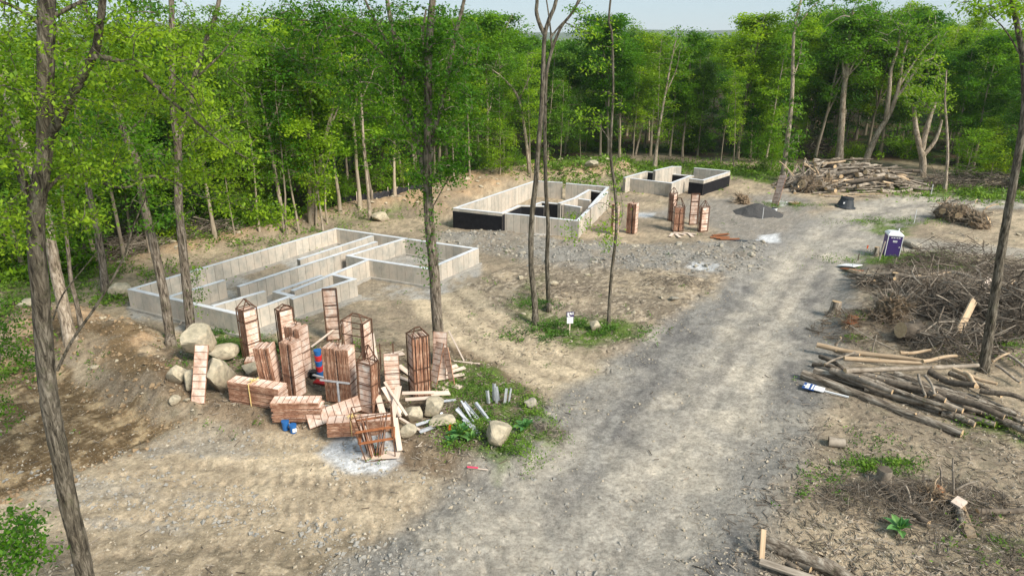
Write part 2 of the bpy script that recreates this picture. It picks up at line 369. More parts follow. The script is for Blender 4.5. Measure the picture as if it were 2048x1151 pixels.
M['purple'] = plain('purple_plastic', (.075, .035, .20)); M['purple_door'] = plain('purple_door', (.055, .03, .155)); M['ink'] = plain('dark_print', (.05, .03, .12), .6)
M['navy'] = plain('navy_print', (.02, .07, .25)); M['orange'] = plain('orange_ribbon', (.80, .12, .02)); M['pink'] = plain('pink_ribbon', (.75, .06, .14)); M['lime'] = plain('lime_print', (.45, .6, .25))
M['green_p'] = plain('green_plastic', (.03, .35, .2))
# plywood form panel: pinkish ply faces with worn patches, dark red edges
def plymat(name, a, b_, c3, st):
    m, n, b = newmat(name)
    v = coords(n, st); nz = noise(n, 2.2, 7, .7, v, .5); oi = N(n, 'ShaderNodeObjectInfo')
    sh = N(n, 'ShaderNodeVectorMath', operation='ADD'); n.links.new(v, sh.inputs[0]); n.links.new(oi.outputs['Random'], sh.inputs[1]); 
    sc = N(n, 'ShaderNodeVectorMath', operation='MULTIPLY'); n.links.new(sh.outputs[0], sc.inputs[0]); sc.inputs[1].default_value = (1, 1, 1)
    n.links.new(sc.outputs[0], nz.inputs['Vector'])
    c = ramp(n, nz.outputs[0], [(.32, a), (.5, b_), (.66, c3)])
    hv = N(n, 'ShaderNodeMapRange'); n.links.new(oi.outputs['Random'], hv.inputs[0]); hv.inputs[3].default_value = .72; hv.inputs[4].default_value = 1.25
    hs = N(n, 'ShaderNodeHueSaturation'); n.links.new(hv.outputs[0], hs.inputs['Value']); n.links.new(c, hs.inputs['Color'])
    n.links.new(hs.outputs[0], b.inputs['Base Color']); b.inputs['Roughness'].default_value = .8; b.inputs['Specular IOR Level'].default_value = .2
    bump(n, b, nz.outputs[0], .3, .01); return m
M['ply'] = plymat('form_ply_face', (.40, .24, .17), (.64, .47, .38), (.72, .66, .59), (1, 1, .8))
M['plyedge'] = plymat('form_ply_edge', (.12, .05, .03), (.34, .175, .11), (.58, .40, .29), (3, 3, 1.2))
# concrete
def concmat():
    m, n, b = newmat('poured_concrete')
    g = N(n, 'ShaderNodeNewGeometry'); mp = N(n, 'ShaderNodeMapping'); mp.inputs['Scale'].default_value = (1, 1, .4); n.links.new(g.outputs['Position'], mp.inputs[0]); v = mp.outputs[0]
    nz = noise(n, 1.1, 6, .65, g.outputs['Position']); n2 = noise(n, 7, 5, .7, v)
    c = ramp(n, nz.outputs[0], [(.3, (.36, .35, .31)), (.5, (.52, .47, .40)), (.72, (.62, .53, .44))])
    c = mixc(n, c, (.5, .48, .45), ramp(n, n2.outputs[0], [(.5, (0, 0, 0)), (.8, (.5, .5, .5))]), 'MULTIPLY')
    oi = N(n, 'ShaderNodeObjectInfo'); hv = N(n, 'ShaderNodeMapRange'); n.links.new(oi.outputs['Random'], hv.inputs[0]); hv.inputs[3].default_value = .86; hv.inputs[4].default_value = 1.1
    hs = N(n, 'ShaderNodeHueSaturation'); n.links.new(hv.outputs[0], hs.inputs['Value']); n.links.new(c, hs.inputs['Color'])
    n.links.new(hs.outputs[0], b.inputs['Base Color']); b.inputs['Roughness'].default_value = .85; b.inputs['Specular IOR Level'].default_value = .2
    bump(n, b, n2.outputs[0], .25, .01); return m
M['conc'] = concmat()
M['conc_top'] = surf('concrete_top', (.52, .54, .57), (.72, .74, .77), 2, rnd=.05, bs=.15)
M['conc_joint'] = surf('concrete_joint', (.25, .225, .19), (.37, .335, .29), 3, rnd=.1)
M['footing'] = surf('concrete_footing', (.26, .245, .22), (.42, .40, .36), 2.5, rnd=.08)

# ------------------------------------------------------------------ ground
def ground_colour(x, y):
    wx = (fbm(x, y, 3, .8) - .5) * 1.6; wy = (fbm(x + 40, y, 3, .8) - .5) * 1.6
    X = x + wx; Y = y + wy
    n1 = fbm(x, y, 5, .45)[:, None]; n2 = fbm(x + 9, y + 30, 5, 2.4)[:, None]; n3 = fbm(x, y + 77, 4, .11)[:, None]; n4 = fbm(x + 50, y + 7, 3, 7.0)[:, None]
    tan = np.array([.50, .405, .285]); grb = np.array([.30, .245, .18]); dark = np.array([.12, .118, .12]); brown = np.array([.17, .118, .065])
    orange = np.array([.43, .30, .185]); grass = np.array([.11, .165, .035]); forest = np.array([.085, .058, .036]); white = np.array([.62, .64, .66]); stone = np.array([.27, .265, .25])
    pale = np.array([.62, .51, .36])
    def mx(c, t, k): k = np.clip(k, 0, 1); k = k[:, None] if k.ndim == 1 else k; return c * (1 - k) + t * k
    c = mx(np.ones((len(x), 3)) * grb, tan, sstep(.38, .66, n1 * .6 + n3 * .4))
    c = mx(c, np.array([.17, .15, .105]), .7 * sstep(.50, .72, n2) * (1 - sstep(-.5, 1, dpoly(X, Y, PAD)))[:, None])
    messy = np.maximum(sstep(-1, 1, dpoly(X, Y, ISLE2)), np.maximum(sstep(-1, 1, dpoly(X, Y, MESSY)), sstep(-1, 1, dpoly(X, Y, RIGHTB))))
    c = mx(c, np.array([.19, .155, .115]), messy * sstep(.44, .56, n2[:, 0]) * .8); c = mx(c, np.array([.50, .42, .32]), messy * sstep(.60, .72, n4[:, 0]) * .7)
    c = mx(c, stone, sstep(-1, .8, dpoly(X, Y, ROCKY)) * .8 * (.45 + .55 * sstep(.40, .56, n1[:, 0])))
    c = mx(c, orange, sstep(-.8, .8, dpoly(X, Y, BACK)) * (.45 + .55 * sstep(.4, .6, n1[:, 0])))
    c = mx(c, mx(np.ones((len(x), 3)) * brown, orange, sstep(.45, .6, n1)), sstep(-.5, .8, dpoly(X, Y, BANK)) * (.35 + .6 * sstep(.42, .58, fbm(x + 3, y, 3, .5))))
    isl = sstep(-.4, .4, dpoly(X, Y, ISLE)); c = mx(c, np.array([.21, .165, .11]), isl * .7)
    edge = np.exp(-(dpoly(X, Y, ISLE) / .5) ** 2); c = mx(c, np.array([.20, .135, .085]), edge * .6)
    # main road, side road, track, pad
    pd = sstep(-.8, 1.2, dpoly(X, Y, PAD)); c = mx(c, mx(np.ones((len(x), 3)) * tan, pale, sstep(.4, .6, n1)), pd * .9)
    c = mx(c, stone * 1.1, sstep(.54, .68, fbm(x * .5 + 4, y * 1.1, 4, .55)) * pd * .5)
    pst = fbm(x * .22 + y * .05, y * 2.2 - x * .35, 4, 1.0)[:, None]; c = c * (1 + pd[:, None] * (.55 * (pst - .5)))
    for rt in PADRUT:
        dq = dline(x, y, rt)
        for c0 in (0.0, 1.7): c = mx(c, grb * .85, np.exp(-((dq - c0) / .28) ** 2) * .5 * (.5 + .5 * np.sin(x * 14 + y * 3)))
    low = sstep(-1, .6, dpoly(X, Y, PADLOW)); c = mx(c, np.array([.22, .18, .125]), low * sstep(.35, .6, n2[:, 0]) * .85)
    dt = dline(X, Y, TRACK); c = mx(c, pale * .95, (1 - sstep(1.5, 2.6, dt)) * .9)
    dtr = dline(x, y, TRACK); c = mx(c, grb, np.exp(-((dtr - .8) / .3) ** 2) * .55)
    dr = dline(X * .6 + x * .4, Y * .6 + y * .4, ROAD)
    rw = 3.4 + 1.4 * sstep(45, 22, y) 
    m = 1 - sstep(rw - .5, rw + .9, dr)
    gravel = mx(np.ones((len(x), 3)) * dark, np.array([.22, .215, .205]), sstep(.35, .65, n1)); midg = mx(np.ones((len(x), 3)) * np.array([.25, .24, .22]), np.array([.36, .335, .29]), sstep(.35, .65, n1))
    c = mx(c, midg, m * .95)
    ln = fbm(x * .35 + y * .15, (x * 1.0 - y * .45) * 1.6, 4, 1.1)[:, None]
    core = (1 - sstep(2.0, 3.4 + .9 * sstep(45, 22, y), dr)) * (.72 + .28 * sstep(.36, .54, ln[:, 0]))
    c = mx(c, mx(np.ones((len(x), 3)) * np.array([.42, .385, .33]), np.array([.53, .475, .39]), sstep(.4, .65, n1)), core * .88)
    c = mx(c, np.array([.23, .215, .195]), np.exp(-(dr / .4) ** 2) * .7 * sstep(18, 34, y))
    for pl, k in DARKG: c = mx(c, mx(gravel, np.array([.28, .27, .25]), sstep(.5, .75, ln)), .8 * k * sstep(-1.0, .9, dpoly(X, Y, pl) + (ln[:, 0] - .5) * .9))
    d2 = dline(X, Y, ROAD2); c = mx(c, np.array([.36, .335, .29]), (1 - sstep(1.0, 2.2, d2)) * .85)
    gy = W((1390, 400), (1560, 385), (1640, 400), (1620, 470), (1520, 520), (1400, 440), (1260, 430)); c = mx(c, np.array([.245, .235, .22]), sstep(-1.5, 1.5, dpoly(X, Y, gy)) * .75)
    bn = sstep(-.3, .4, dpoly(X, Y, BROWN)); c = mx(c, mx(np.ones((len(x), 3)) * brown, np.array([.40, .30, .18]), sstep(.5, .7, n2)), bn)
    ax = (x * .83 - y * .55); ay = (x * .55 + y * .83)
    c = mx(c, np.array([.45, .35, .22]), bn * sstep(.55, 1.0, np.sin(ax * 24 + 3 * vn(x, y * .5))) * (np.abs(np.sin(ay * 1.9)) > .45) * .55)
    f1 = sstep(-.3, .3, dpoly(x, y, F1P)); c = mx(c, mx(np.ones((len(x), 3)) * np.array([.34, .29, .22]), np.array([.40, .40, .39]), sstep(.45, .6, n1)), f1 * .8)
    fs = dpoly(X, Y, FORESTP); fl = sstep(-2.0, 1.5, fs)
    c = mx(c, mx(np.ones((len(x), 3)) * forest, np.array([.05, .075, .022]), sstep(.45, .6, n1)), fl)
    gm = np.zeros(len(x))
    for pl, k in GREENS: gm = np.maximum(gm, k * sstep(-.7, .5, dpoly(X, Y, pl)))
    gm = gm * sstep(.36, .52, n2[:, 0] * .5 + n1[:, 0] * .5); gm = np.maximum(gm, .85 * sstep(-.7, 1.5, dpoly(X, Y, GREENS[6][0])))
    c = mx(c, grass, gm)
    for pl, k in WHITES: c = mx(c, white, k * sstep(-.25, .25, dpoly(x + wx * .3, y + wy * .3, pl)))
    c = c * (.62 + .76 * n4) * (.70 + .6 * n2)
    return np.clip(c, 0, .85), gm, fl
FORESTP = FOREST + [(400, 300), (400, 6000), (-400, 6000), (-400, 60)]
def build_ground():
    ny, nx = 640, 640
    inv = np.linspace(1 / 12.5, 1 / 135.0, ny - 60); ys = 1 / inv
    ys = np.concatenate([np.linspace(-60, 12, 20), ys, np.geomspace(138, 9000, 40)])
    s = np.linspace(-1, 1, nx); s = s * (.62 + .38 * np.abs(s) ** 3)
    wd = np.maximum(ys, 8) * 1.25 + 10
    X = s[None, :] * wd[:, None]; Y = np.repeat(ys[:, None], nx, 1)
    x = X.ravel(); y = Y.ravel()
    near = (y < 140) & (np.abs(x) < 200)
    z = np.zeros(len(x)); z[near] = hgt(x[near], y[near]) + fine(x[near], y[near])
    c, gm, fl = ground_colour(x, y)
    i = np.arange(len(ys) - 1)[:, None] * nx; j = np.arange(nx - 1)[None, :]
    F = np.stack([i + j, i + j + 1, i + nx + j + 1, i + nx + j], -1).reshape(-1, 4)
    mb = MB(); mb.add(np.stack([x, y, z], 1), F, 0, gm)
    m, n, b = newmat('ground_soil')
    a = N(n, 'ShaderNodeAttribute', attribute_name='Col'); g = N(n, 'ShaderNodeNewGeometry')
    p = g.outputs['Position']
    n1 = noise(n, 9, 6, .75, p); n2 = noise(n, 38, 4, .7, p)
    c1 = mixc(n, a.outputs['Color'], ramp(n, n1.outputs[0], [(.32, (.62, .6, .58)), (.52, (1, 1, 1)), (.7, (1.25, 1.24, 1.2))]), 1.0, 'MULTIPLY')
    c2 = mixc(n, c1, ramp(n, n2.outputs[0], [(.3, (.72, .71, .70)), (.6, (1.1, 1.1, 1.1)), (.75, (1.35, 1.33, 1.3))]), .8, 'MULTIPLY')
    vo = N(n, 'ShaderNodeTexVoronoi'); vo.inputs['Scale'].default_value = 11; n.links.new(p, vo.inputs['Vector'])
    c3 = mixc(n, c2, (.55, .52, .46), ramp(n, vo.outputs['Distance'], [(.12, (.55, .55, .55)), (.2, (0, 0, 0))]))
    n.links.new(c3, b.inputs['Base Color']); b.inputs['Roughness'].default_value = .95; b.inputs['Specular IOR Level'].default_value = .1
    ad = N(n, 'ShaderNodeMath', operation='ADD'); n.links.new(n1.outputs[0], ad.inputs[0]); n.links.new(n2.outputs[0], ad.inputs[1])
    bump(n, b, ad.outputs[0], .9, .05)
    o = mb.obj('ground', m, smooth=True); tag(o, kind='structure')
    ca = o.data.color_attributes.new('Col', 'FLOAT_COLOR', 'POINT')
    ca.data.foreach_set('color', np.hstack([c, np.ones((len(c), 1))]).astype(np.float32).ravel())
    return o
build_ground()
# ------------------------------------------------------------------ foundations
pm = MB().box((0, 0, .5), (.578, 1, 1), m=0).mesh('wall_panel', [M['conc']])
pmb = MB().box((0, 0, .5), (.59, 1, 1), m=0).mesh('wall_panel_coated', [M['black']])
WN = [0]
def wall(root, a, b, z0, z1, th=.30, coat=None, seams=True):
    """a, b plan points; coat: list of 'L'/'R' sides with black coating (height fraction)"""
    a = np.array(a[:2]); b = np.array(b[:2]); L = float(np.linalg.norm(b - a)); d = (b - a) / L; yaw = math.atan2(d[1], d[0])
    wl = link('wall', None, root) if False else None
    Rm = np.array([[math.cos(yaw), -math.sin(yaw), 0], [math.sin(yaw), math.cos(yaw), 0], [0, 0, 1]])
    mb = MB(); mid = (a + b) / 2; WN[0] += 1; ep = .003 * (WN[0] % 7)
    mb.box((*mid, (z0 + z1) / 2 - .03), (L + th - .01 - 2 * ep, th - .014, z1 - z0 - .06 - 2 * ep), Rm, 0)
    o = mb.obj('wall', [M['conc_joint']], root)
    tb = MB(); tb.box((*mid, z1 + .003 + ep), (L + th - .006 - ep, th - .012, .012), Rm, 0); tb.obj('wall_top', [M['conc_top']], o)
    fb = MB(); fb.box((*mid, z0 + .02 - ep), (L + th + .25 + 2 * ep, th + .3 + ep, .24), Rm, 0); fb.obj('footing', [M['footing']], o)
    n = max(1, round((L + th - .02) / .61)); st = (L + th - .02) / n
    for i in range(n):
        s = -th / 2 + .01 + st * (i + .5); c = a + d * s
        link('wall_panel', pm, o, (c[0], c[1], z0 - ep), (0, 0, yaw), (st / .61, th + .004 + ep * .4, z1 - z0 - .004 + ep * .5))
    if coat:
        nrm = np.array([-d[1], d[0]])
        for side, drop in coat:
            k = 1 if side == 'L' else -1; q = mid + nrm * k * (th / 2 + .012)
            cb = MB(); cb.box((*q, (z0 + z1 - drop) / 2), (L + th * .9, .014, z1 - drop - z0), Rm, 0); cb.obj('damp_proofing', [M['black']], o)
    return o
def found(label, walls, z0, z1, name='concrete_foundation', zoff=0):
    c = np.mean([PZ(*p, z1)[:2] for w_ in walls for p in w_[:2]], axis=0)
    root = thing(name, label, 'foundation', (0, 0, 0))
    for w_ in walls:
        a = PZ(*w_[0], w_[2] if len(w_) > 2 and w_[2] else z1); b = PZ(*w_[1], w_[2] if len(w_) > 2 and w_[2] else z1)
        wall(root, a, b, z0, w_[2] if len(w_) > 2 and w_[2] else z1, coat=w_[3] if len(w_) > 3 else None)
    return root
found('low pale poured concrete foundation nearest the camera, behind the stacked form panels', [
    ((262, 578), (672, 457)), ((672, 457), (952, 497)), ((952, 497), (857, 537)), ((857, 537), (737, 519)), ((737, 519), (663, 549)),
    ((663, 549), (588, 580)), ((552, 583), (584, 591)), ((587, 596), (707, 558)), ((707, 558), (668, 549)), ((584, 591), (480, 628)), ((480, 628), (262, 578)),
    ((480, 572), (750, 484)), ((737, 519), (697, 511)), ((697, 511), (808, 477)), ((430, 610), (525, 583)), ((345, 591), (444, 561)), ((600, 518), (742, 472)),
    ((552, 583), (640, 552))], 0.0, 1.2)
found('middle concrete foundation with black coated walls beyond the rocky strip', [
    ((910, 416), (1003, 426), None, [('R', .22)]), ((1003, 426), (1068, 432), 1.5), ((1068, 432), (1155, 441), 1.38), ((1155, 441), (1180, 416), 1.38), ((1180, 416), (1214, 384), 1.5),
    ((910, 416), (1070, 362)), ((1070, 362), (1122, 365)), ((1135, 367), (1216, 374)), ((1216, 374), (1180, 414), 1.55), ((1003, 426), (1038, 411), None, [('R', .1)]),
    ((1038, 411), (1085, 412), 1.5, [('R', .06)]), ((1085, 404), (1123, 408), 1.5, [('R', .06)]), ((1123, 408), (1160, 414), 1.4), ((1085, 404), (1062, 412), 1.45, [('R', .06)]), ((1120, 406), (1150, 396)), ((1150, 396), (1178, 380)),
    ((1150, 396), (1178, 400), 1.45), ((1178, 380), (1205, 384), 1.45, [('R', .1)])], -.5, 1.6)
found('farthest concrete foundation with black coated sides near the tree line', [
    ((1250, 355), (1342, 366), 1.3), ((1342, 366), (1382, 351), 1.4), ((1250, 355), (1292, 343)), ((1292, 343), (1385, 352), 1.1, [('R', .08)]), ((1310, 341), (1346, 333), 1.9), ((1346, 333), (1360, 333), 1.9),
    ((1382, 357), (1406, 360), None, [('R', .35)]), ((1406, 360), (1457, 344), None, [('R', .35)]), ((1391, 336), (1457, 342), 1.6)], -.3, 1.5)

# ------------------------------------------------------------------ stones, boulders, clods
def rockmesh(name, seed, sub, mats, flat=.75, cuts=9, rough=.12, m=0):
    r = np.random.default_rng(seed); V, F = ICO[sub]; V = V.copy()
    ax = np.array([1, .8 + .3 * r.random(), flat]); 
    for i in range(cuts):
        nrm = r.normal(size=3); nrm /= np.linalg.norm(nrm); h = .5 + .26 * r.random()
        dd = V @ nrm; V = V - np.maximum(dd - h, 0)[:, None] * nrm * .98
    if rough:
        q = r.random(3) * 50
        nn = fbm(V[:, 0] * 2 + q[0], V[:, 1] * 2 + V[:, 2] * 1.7 + q[1], 4, 1.0) - .5
        V = V * (1 + rough * nn * 2)[:, None]
    V = V * ax
    mb = MB(); mb.add(V, F, 0); return mb.mesh(name, mats, smooth=False)
RM = [rockmesh('boulder_mesh', 20 + i, 4, [M['boulder']], .8, 12, .08) for i in range(4)]
RG = [rockmesh('rock_mesh', 60 + i, 2, [M['boulder_grey']], .65, 8, .15) for i in range(5)]
RP = [rockmesh('rock_mesh_pale', 80 + i, 2, [M['boulder']], .6, 8, .15) for i in range(4)]
def boulder(px, py, wpx, hpx, label, k, yaw=0, tilt=(0, 0), grey=False, sub=None, lift=0):
    p = P(px, py + hpx * .42); d = np.linalg.norm(p - np.array([0, 0, CAMH])); sx = wpx * d / FPX / 2 * 1.08; sz = hpx * d / FPX / 2 / .8 * 1.06
    me = (RG if grey else RM)[k % (5 if grey else 4)]
    o = link('boulder', me, None, (p[0], p[1] + sx * .5, p[2] + sz * .62 + lift), (tilt[0], tilt[1], yaw), (sx, sx * .95, sz))
    return tag(o, label, 'boulder')
boulder(392, 706, 84, 62, 'large pale blocky boulder on top of the boulder heap beside the leaning panel', 0, .2, lift=.35)
boulder(432, 756, 66, 76, 'tall rounded tan boulder right behind the panel leaning on the boulders', 1, 1.2, (0, .15))
boulder(350, 752, 44, 40, 'small rounded grey boulder at the left end of the heap', 2, .5)
boulder(380, 766, 34, 40, 'grey boulder mostly hidden behind the leaning form panel', 3, .9)
boulder(445, 717, 56, 22, 'flat wedge shaped boulder at the back of the boulder heap', 3, 2.1, lift=.2)
boulder(500, 742, 56, 26, 'low half buried brown boulder in front of the form stacks', 2, 1.7)
boulder(995, 872, 66, 46, 'pale cream boulder at the road side end of the weedy island', 0, 2.4)
boulder(1060, 808, 34, 26, 'pinkish half buried boulder among the weeds on the island', 1, .4, grey=True)
boulder(826, 832, 50, 36, 'rounded grey boulder under the splintered planks', 2, 2.8)
boulder(866, 818, 52, 36, 'tan boulder beside the splintered planks', 3, .3)
boulder(884, 846, 56, 28, 'mottled flat boulder behind the orange ribbon stake', 1, 2.2)
boulder(818, 866, 40, 26, 'small low tan boulder right of the open steel cage', 0, 1.4)
boulder(1190, 653, 33, 26, 'rounded pale boulder on the grass patch beside the thin tree', 2, 1.1)
boulder(349, 803, 24, 18, 'small orange brown boulder on the edge of the tracked soil', 0, 1.9)
boulder(760, 436, 38, 18, 'pale slab boulder on the dirt berm behind the near foundation', 3, 2.6)
boulder(1186, 330, 34, 16, 'pale pointed boulder at the forest edge behind the middle foundation', 0, .6)
boulder(240, 585, 42, 30, 'boulder against the left corner of the near foundation', 1, .2)
boulder(48, 612, 44, 20, 'broad flat boulder on the left dirt bank behind the large trunk', 2, .9)
boulder(1833, 492, 40, 13, 'long grey slab boulder beside the side road right of the toilet', 3, 0, grey=True)
boulder(1349, 598, 20, 9, 'white oblong stone on the edge of the main road', 2, .2, grey=True)
boulder(1109, 567, 20, 10, 'small white stone near the pair of slender trunks', 1, .2)
boulder(1041, 556, 14, 8, 'small pale stone left of the pair of slender trunks', 3, .8)
boulder(1700, 327, 10, 6, 'tiny pale stone on the grass at the forest edge', 3, .8)
rr = np.random.default_rng(5)
def scatter_in(poly, n, rng):
    xs = [p[0] for p in poly]; ys = [p[1] for p in poly]; out = []
    while len(out) < n:
        x = rng.uniform(min(xs), max(xs), 4 * n); y = rng.uniform(min(ys), max(ys), 4 * n)
        k = dpoly(x, y, poly) > 0; out += list(zip(x[k], y[k]))
    return np.array(out[:n])
for poly, n, s0, s1, lab, grp, pool in ((BACK, 90, .10, .36, 'rough tan rock lying on the dirt berm', 'loose rocks on the berm', RP), (ROCKY, 120, .09, .26, 'angular grey rock in the rocky strip before the middle foundation', 'loose rocks in the rocky strip', RG),
                                   (BANK, 14, .08, .24, 'tan rock lying on the left dirt bank', 'loose rocks on the dirt bank', RP), (ISLE2, 22, .08, .22, 'small pale rock on the bare island around the slender trunks', 'rocks on the bare island', RP),
                                   (W((1700, 470), (2048, 440), (2048, 500), (1850, 470)), 14, .1, .25, 'small pale rock on the dirt right of the road', 'rocks right of the road', RP)):
    for x, y in scatter_in(poly, n, rr):
        if dpoly(np.array([x]), np.array([y]), F2P)[0] > -.3 or dpoly(np.array([x]), np.array([y]), F1P)[0] > -.3: continue
        s = rr.uniform(s0, s1) * (1 if rr.random() < .8 else 1.4); g = G(x, y)
        o = link('rock', pool[int(rr.integers(len(pool)))], None, (g[0], g[1], g[2] + s * .12), (rr.uniform(-.4, .4), rr.uniform(-.4, .4), rr.uniform(0, 6)), (s, s * rr.uniform(.7, 1), s * rr.uniform(.6, 1)))
        tag(o, lab, 'rock', grp)
def scatter_rocks(name, pts, smin, smax, mat, seed, flat=.7, label=None):
    r = np.random.default_rng(seed); n = len(pts)
    V0 = np.array([(1, 0, 0), (-1, 0, 0), (0, 1, 0), (0, -1, 0), (0, 0, 1), (0, 0, -1)], float)
    F0 = np.array([(0, 2, 4), (2, 1, 4), (1, 3, 4), (3, 0, 4), (2, 0, 5), (1, 2, 5), (3, 1, 5), (0, 3, 5)])
    J = 1 + (r.random((n, 6, 3)) - .5) * .8; V = V0[None] * J + (r.random((n, 6, 3)) - .5) * .5
    q = r.random(n) * 6.28; c, s = np.cos(q), np.sin(q); Rz = np.zeros((n, 3, 3)); Rz[:, 0, 0] = c; Rz[:, 0, 1] = -s; Rz[:, 1, 0] = s; Rz[:, 1, 1] = c; Rz[:, 2, 2] = 1
    q = r.random(n) * 1.4 - .7; Rx = np.zeros((n, 3, 3)); Rx[:, 0, 0] = 1; Rx[:, 1, 1] = np.cos(q); Rx[:, 1, 2] = -np.sin(q); Rx[:, 2, 1] = np.sin(q); Rx[:, 2, 2] = np.cos(q)
    S = smin * (smax / smin) ** (r.random(n) ** 2.2)
    V = V * np.array([1, .8, flat]); V = np.einsum('nij,nkj->nki', Rz @ Rx, V) * S[:, None, None]
    x, y = pts[:, 0], pts[:, 1]; z = hgt(x, y) + fine(x, y) + S * .2
    V = V + np.stack([x, y, z], 1)[:, None, :]
    F = F0[None] + (np.arange(n) * 6)[:, None, None]
    mb = MB(); mb.add(V.reshape(-1, 3), F.reshape(-1, 3), 0, np.repeat(r.random(n), 6)); o = mb.obj(name, mat); tag(o, label, 'gravel' if label else None, kind='stuff'); return o
def field(x0, x1, y0, y1, n, rng, pred):
    """random points with density falling with distance, kept where pred(x, y) > random"""
    u = rng.random(n * 3); y = 1 / (1 / y0 + (1 / y1 - 1 / y0) * u); x = rng.uniform(-1, 1, n * 3) * (y * .95 + 4)
    k = pred(x, y) > rng.random(n * 3); p = np.stack([x[k], y[k]], 1); return p[:n]
def p_stone(x, y):
    a = sstep(-.6, .6, dpoly(x, y, ROCKY)) * .9
    pad = sstep(-.5, .5, dpoly(x, y, PAD)); a = np.maximum(a, pad * .7 * sstep(.54, .66, fbm(x * .5 + 4, y * 1.1, 4, .55)) * .75)
    for pl in STONEZ: a = np.maximum(a, .8 * sstep(-.4, .4, dpoly(x, y, pl)) * sstep(.3, .5, fbm(x, y, 3, 1.2)))
    return a
STONEZ = [W((360, 835), (460, 850), (640, 865), (660, 890), (560, 900), (400, 870)), W((150, 950), (330, 930), (560, 985), (680, 1020), (800, 1100), (700, 1110), (420, 1040), (160, 1000)),
          W((690, 925), (860, 950), (980, 975), (960, 1000), (760, 960), (640, 930)), W((860, 480), (960, 470), (1000, 500), (900, 505)), W((560, 450), (640, 440), (700, 450), (620, 462))]
r1 = np.random.default_rng(11)
scatter_rocks('crushed_stone', field(0, 0, 14, 70, 17000, r1, p_stone), .025, .11, M['stone'], 1, label='grey crushed stone spread over the pad and the rocky strip')
open_ = lambda x, y: (1 - sstep(-1, 1, dpoly(x, y, FORESTP))) * (1 - .75 * (1 - sstep(2, 4, dline(x, y, ROAD)))) * (.25 + .75 * sstep(.45, .6, fbm(x, y, 3, .5))) * .6
scatter_rocks('rubble', field(0, 0, 36, 66, 9000, r1, lambda x, y: sstep(-.8, .8, dpoly(x, y, ROCKY)) * (.3 + .7 * sstep(.4, .6, fbm(x, y, 3, .6)))), .05, .2, M['stone'], 12, .6, label='broken grey rubble covering the rocky strip')
scatter_rocks('pebbles', field(0, 0, 14, 60, 19000, r1, lambda x, y: np.maximum(open_(x, y), .9 * sstep(-1, 1, dpoly(x, y, MESSY)))), .018, .085, M['pebble'], 2, label='pale pebbles strewn over the bare dirt')
p_clod = lambda x, y: np.maximum(np.maximum(sstep(-.3, .6, dpoly(x, y, BANK)), sstep(-.5, .8, dpoly(x, y, BACK)) * .9), np.exp(-(dpoly(x, y, BROWN) / .7) ** 2) * .9)
scatter_rocks('soil_clods', field(0, 0, 18, 85, 7000, r1, p_clod), .03, .16, M['clod'], 3, label='orange brown soil clods on the banks and berms')

# debris twigs lying about
def twigs(name, pts, lmin, lmax, mat, seed, label, rad=.012):
    r = np.random.default_rng(seed); n = len(pts); a = r.random(n) * 6.28; L = r.uniform(lmin, lmax, n)
    d = np.stack([np.cos(a), np.sin(a), (r.random(n) - .5) * .25], 1)
    x, y = pts[:, 0], pts[:, 1]; c = np.stack([x, y, hgt(x, y) + fine(x, y) + .03 + r.random(n) * .03], 1)
    sd_ = np.stack([-np.sin(a), np.cos(a), np.zeros(n)], 1); rd = rad * (.6 + r.random(n) * 1.2)
    up = np.array([0, 0, 1.])
    ring = []
    for e in (-.5, .5):
        for q in (0, 2.09, 4.19):
            ring.append(c + d * (L * e)[:, None] + (sd_ * math.cos(q) + up * math.sin(q)) * rd[:, None])
    V = np.stack(ring, 1).reshape(-1, 3); F0 = np.array([(0, 1, 4, 3), (1, 2, 5, 4), (2, 0, 3, 5)])
    F = (F0[None] + (np.arange(n) * 6)[:, None, None]).reshape(-1, 4)
    mb = MB(); mb.add(V, F, 0, np.repeat(r.random(n), 6)); return tag(mb.obj(name, mat), label, 'debris', kind='stuff')
p_tw = lambda x, y: (1 - .9 * sstep(-.5, .8, dpoly(x, y, PAD))) * (.12 + .88 * np.maximum.reduce([sstep(-1, 1, dpoly(x, y, ISLE)), sstep(-1, 1, dpoly(x, y, ISLE2)), sstep(-1, 1, dpoly(x, y, MESSY)), sstep(-1, 1, dpoly(x, y, RIGHTB)), sstep(-2, 2, dpoly(x, y, RIGHTF)), sstep(-1, 1, dpoly(x, y, PADLOW)) * .6])) * (1 - .9 * (1 - sstep(3, 5, dline(x, y, ROAD))))
RIGHTF = W((1500, 880), (1700, 800), (2048, 860), (2300, 1000), (2300, 1300), (1450, 1300))
twigs('twig_litter', field(0, 0, 14, 62, 5200, r1, p_tw), .05, .32, [M['twig']], 4, 'small grey twigs and bark scraps strewn over the dirt', .011)
twigs('dark_twig_litter', field(0, 0, 14, 75, 4200, r1, p_tw), .06, .4, [M['twig_dark']], 5, 'dark broken twigs strewn over the dirt', .011)

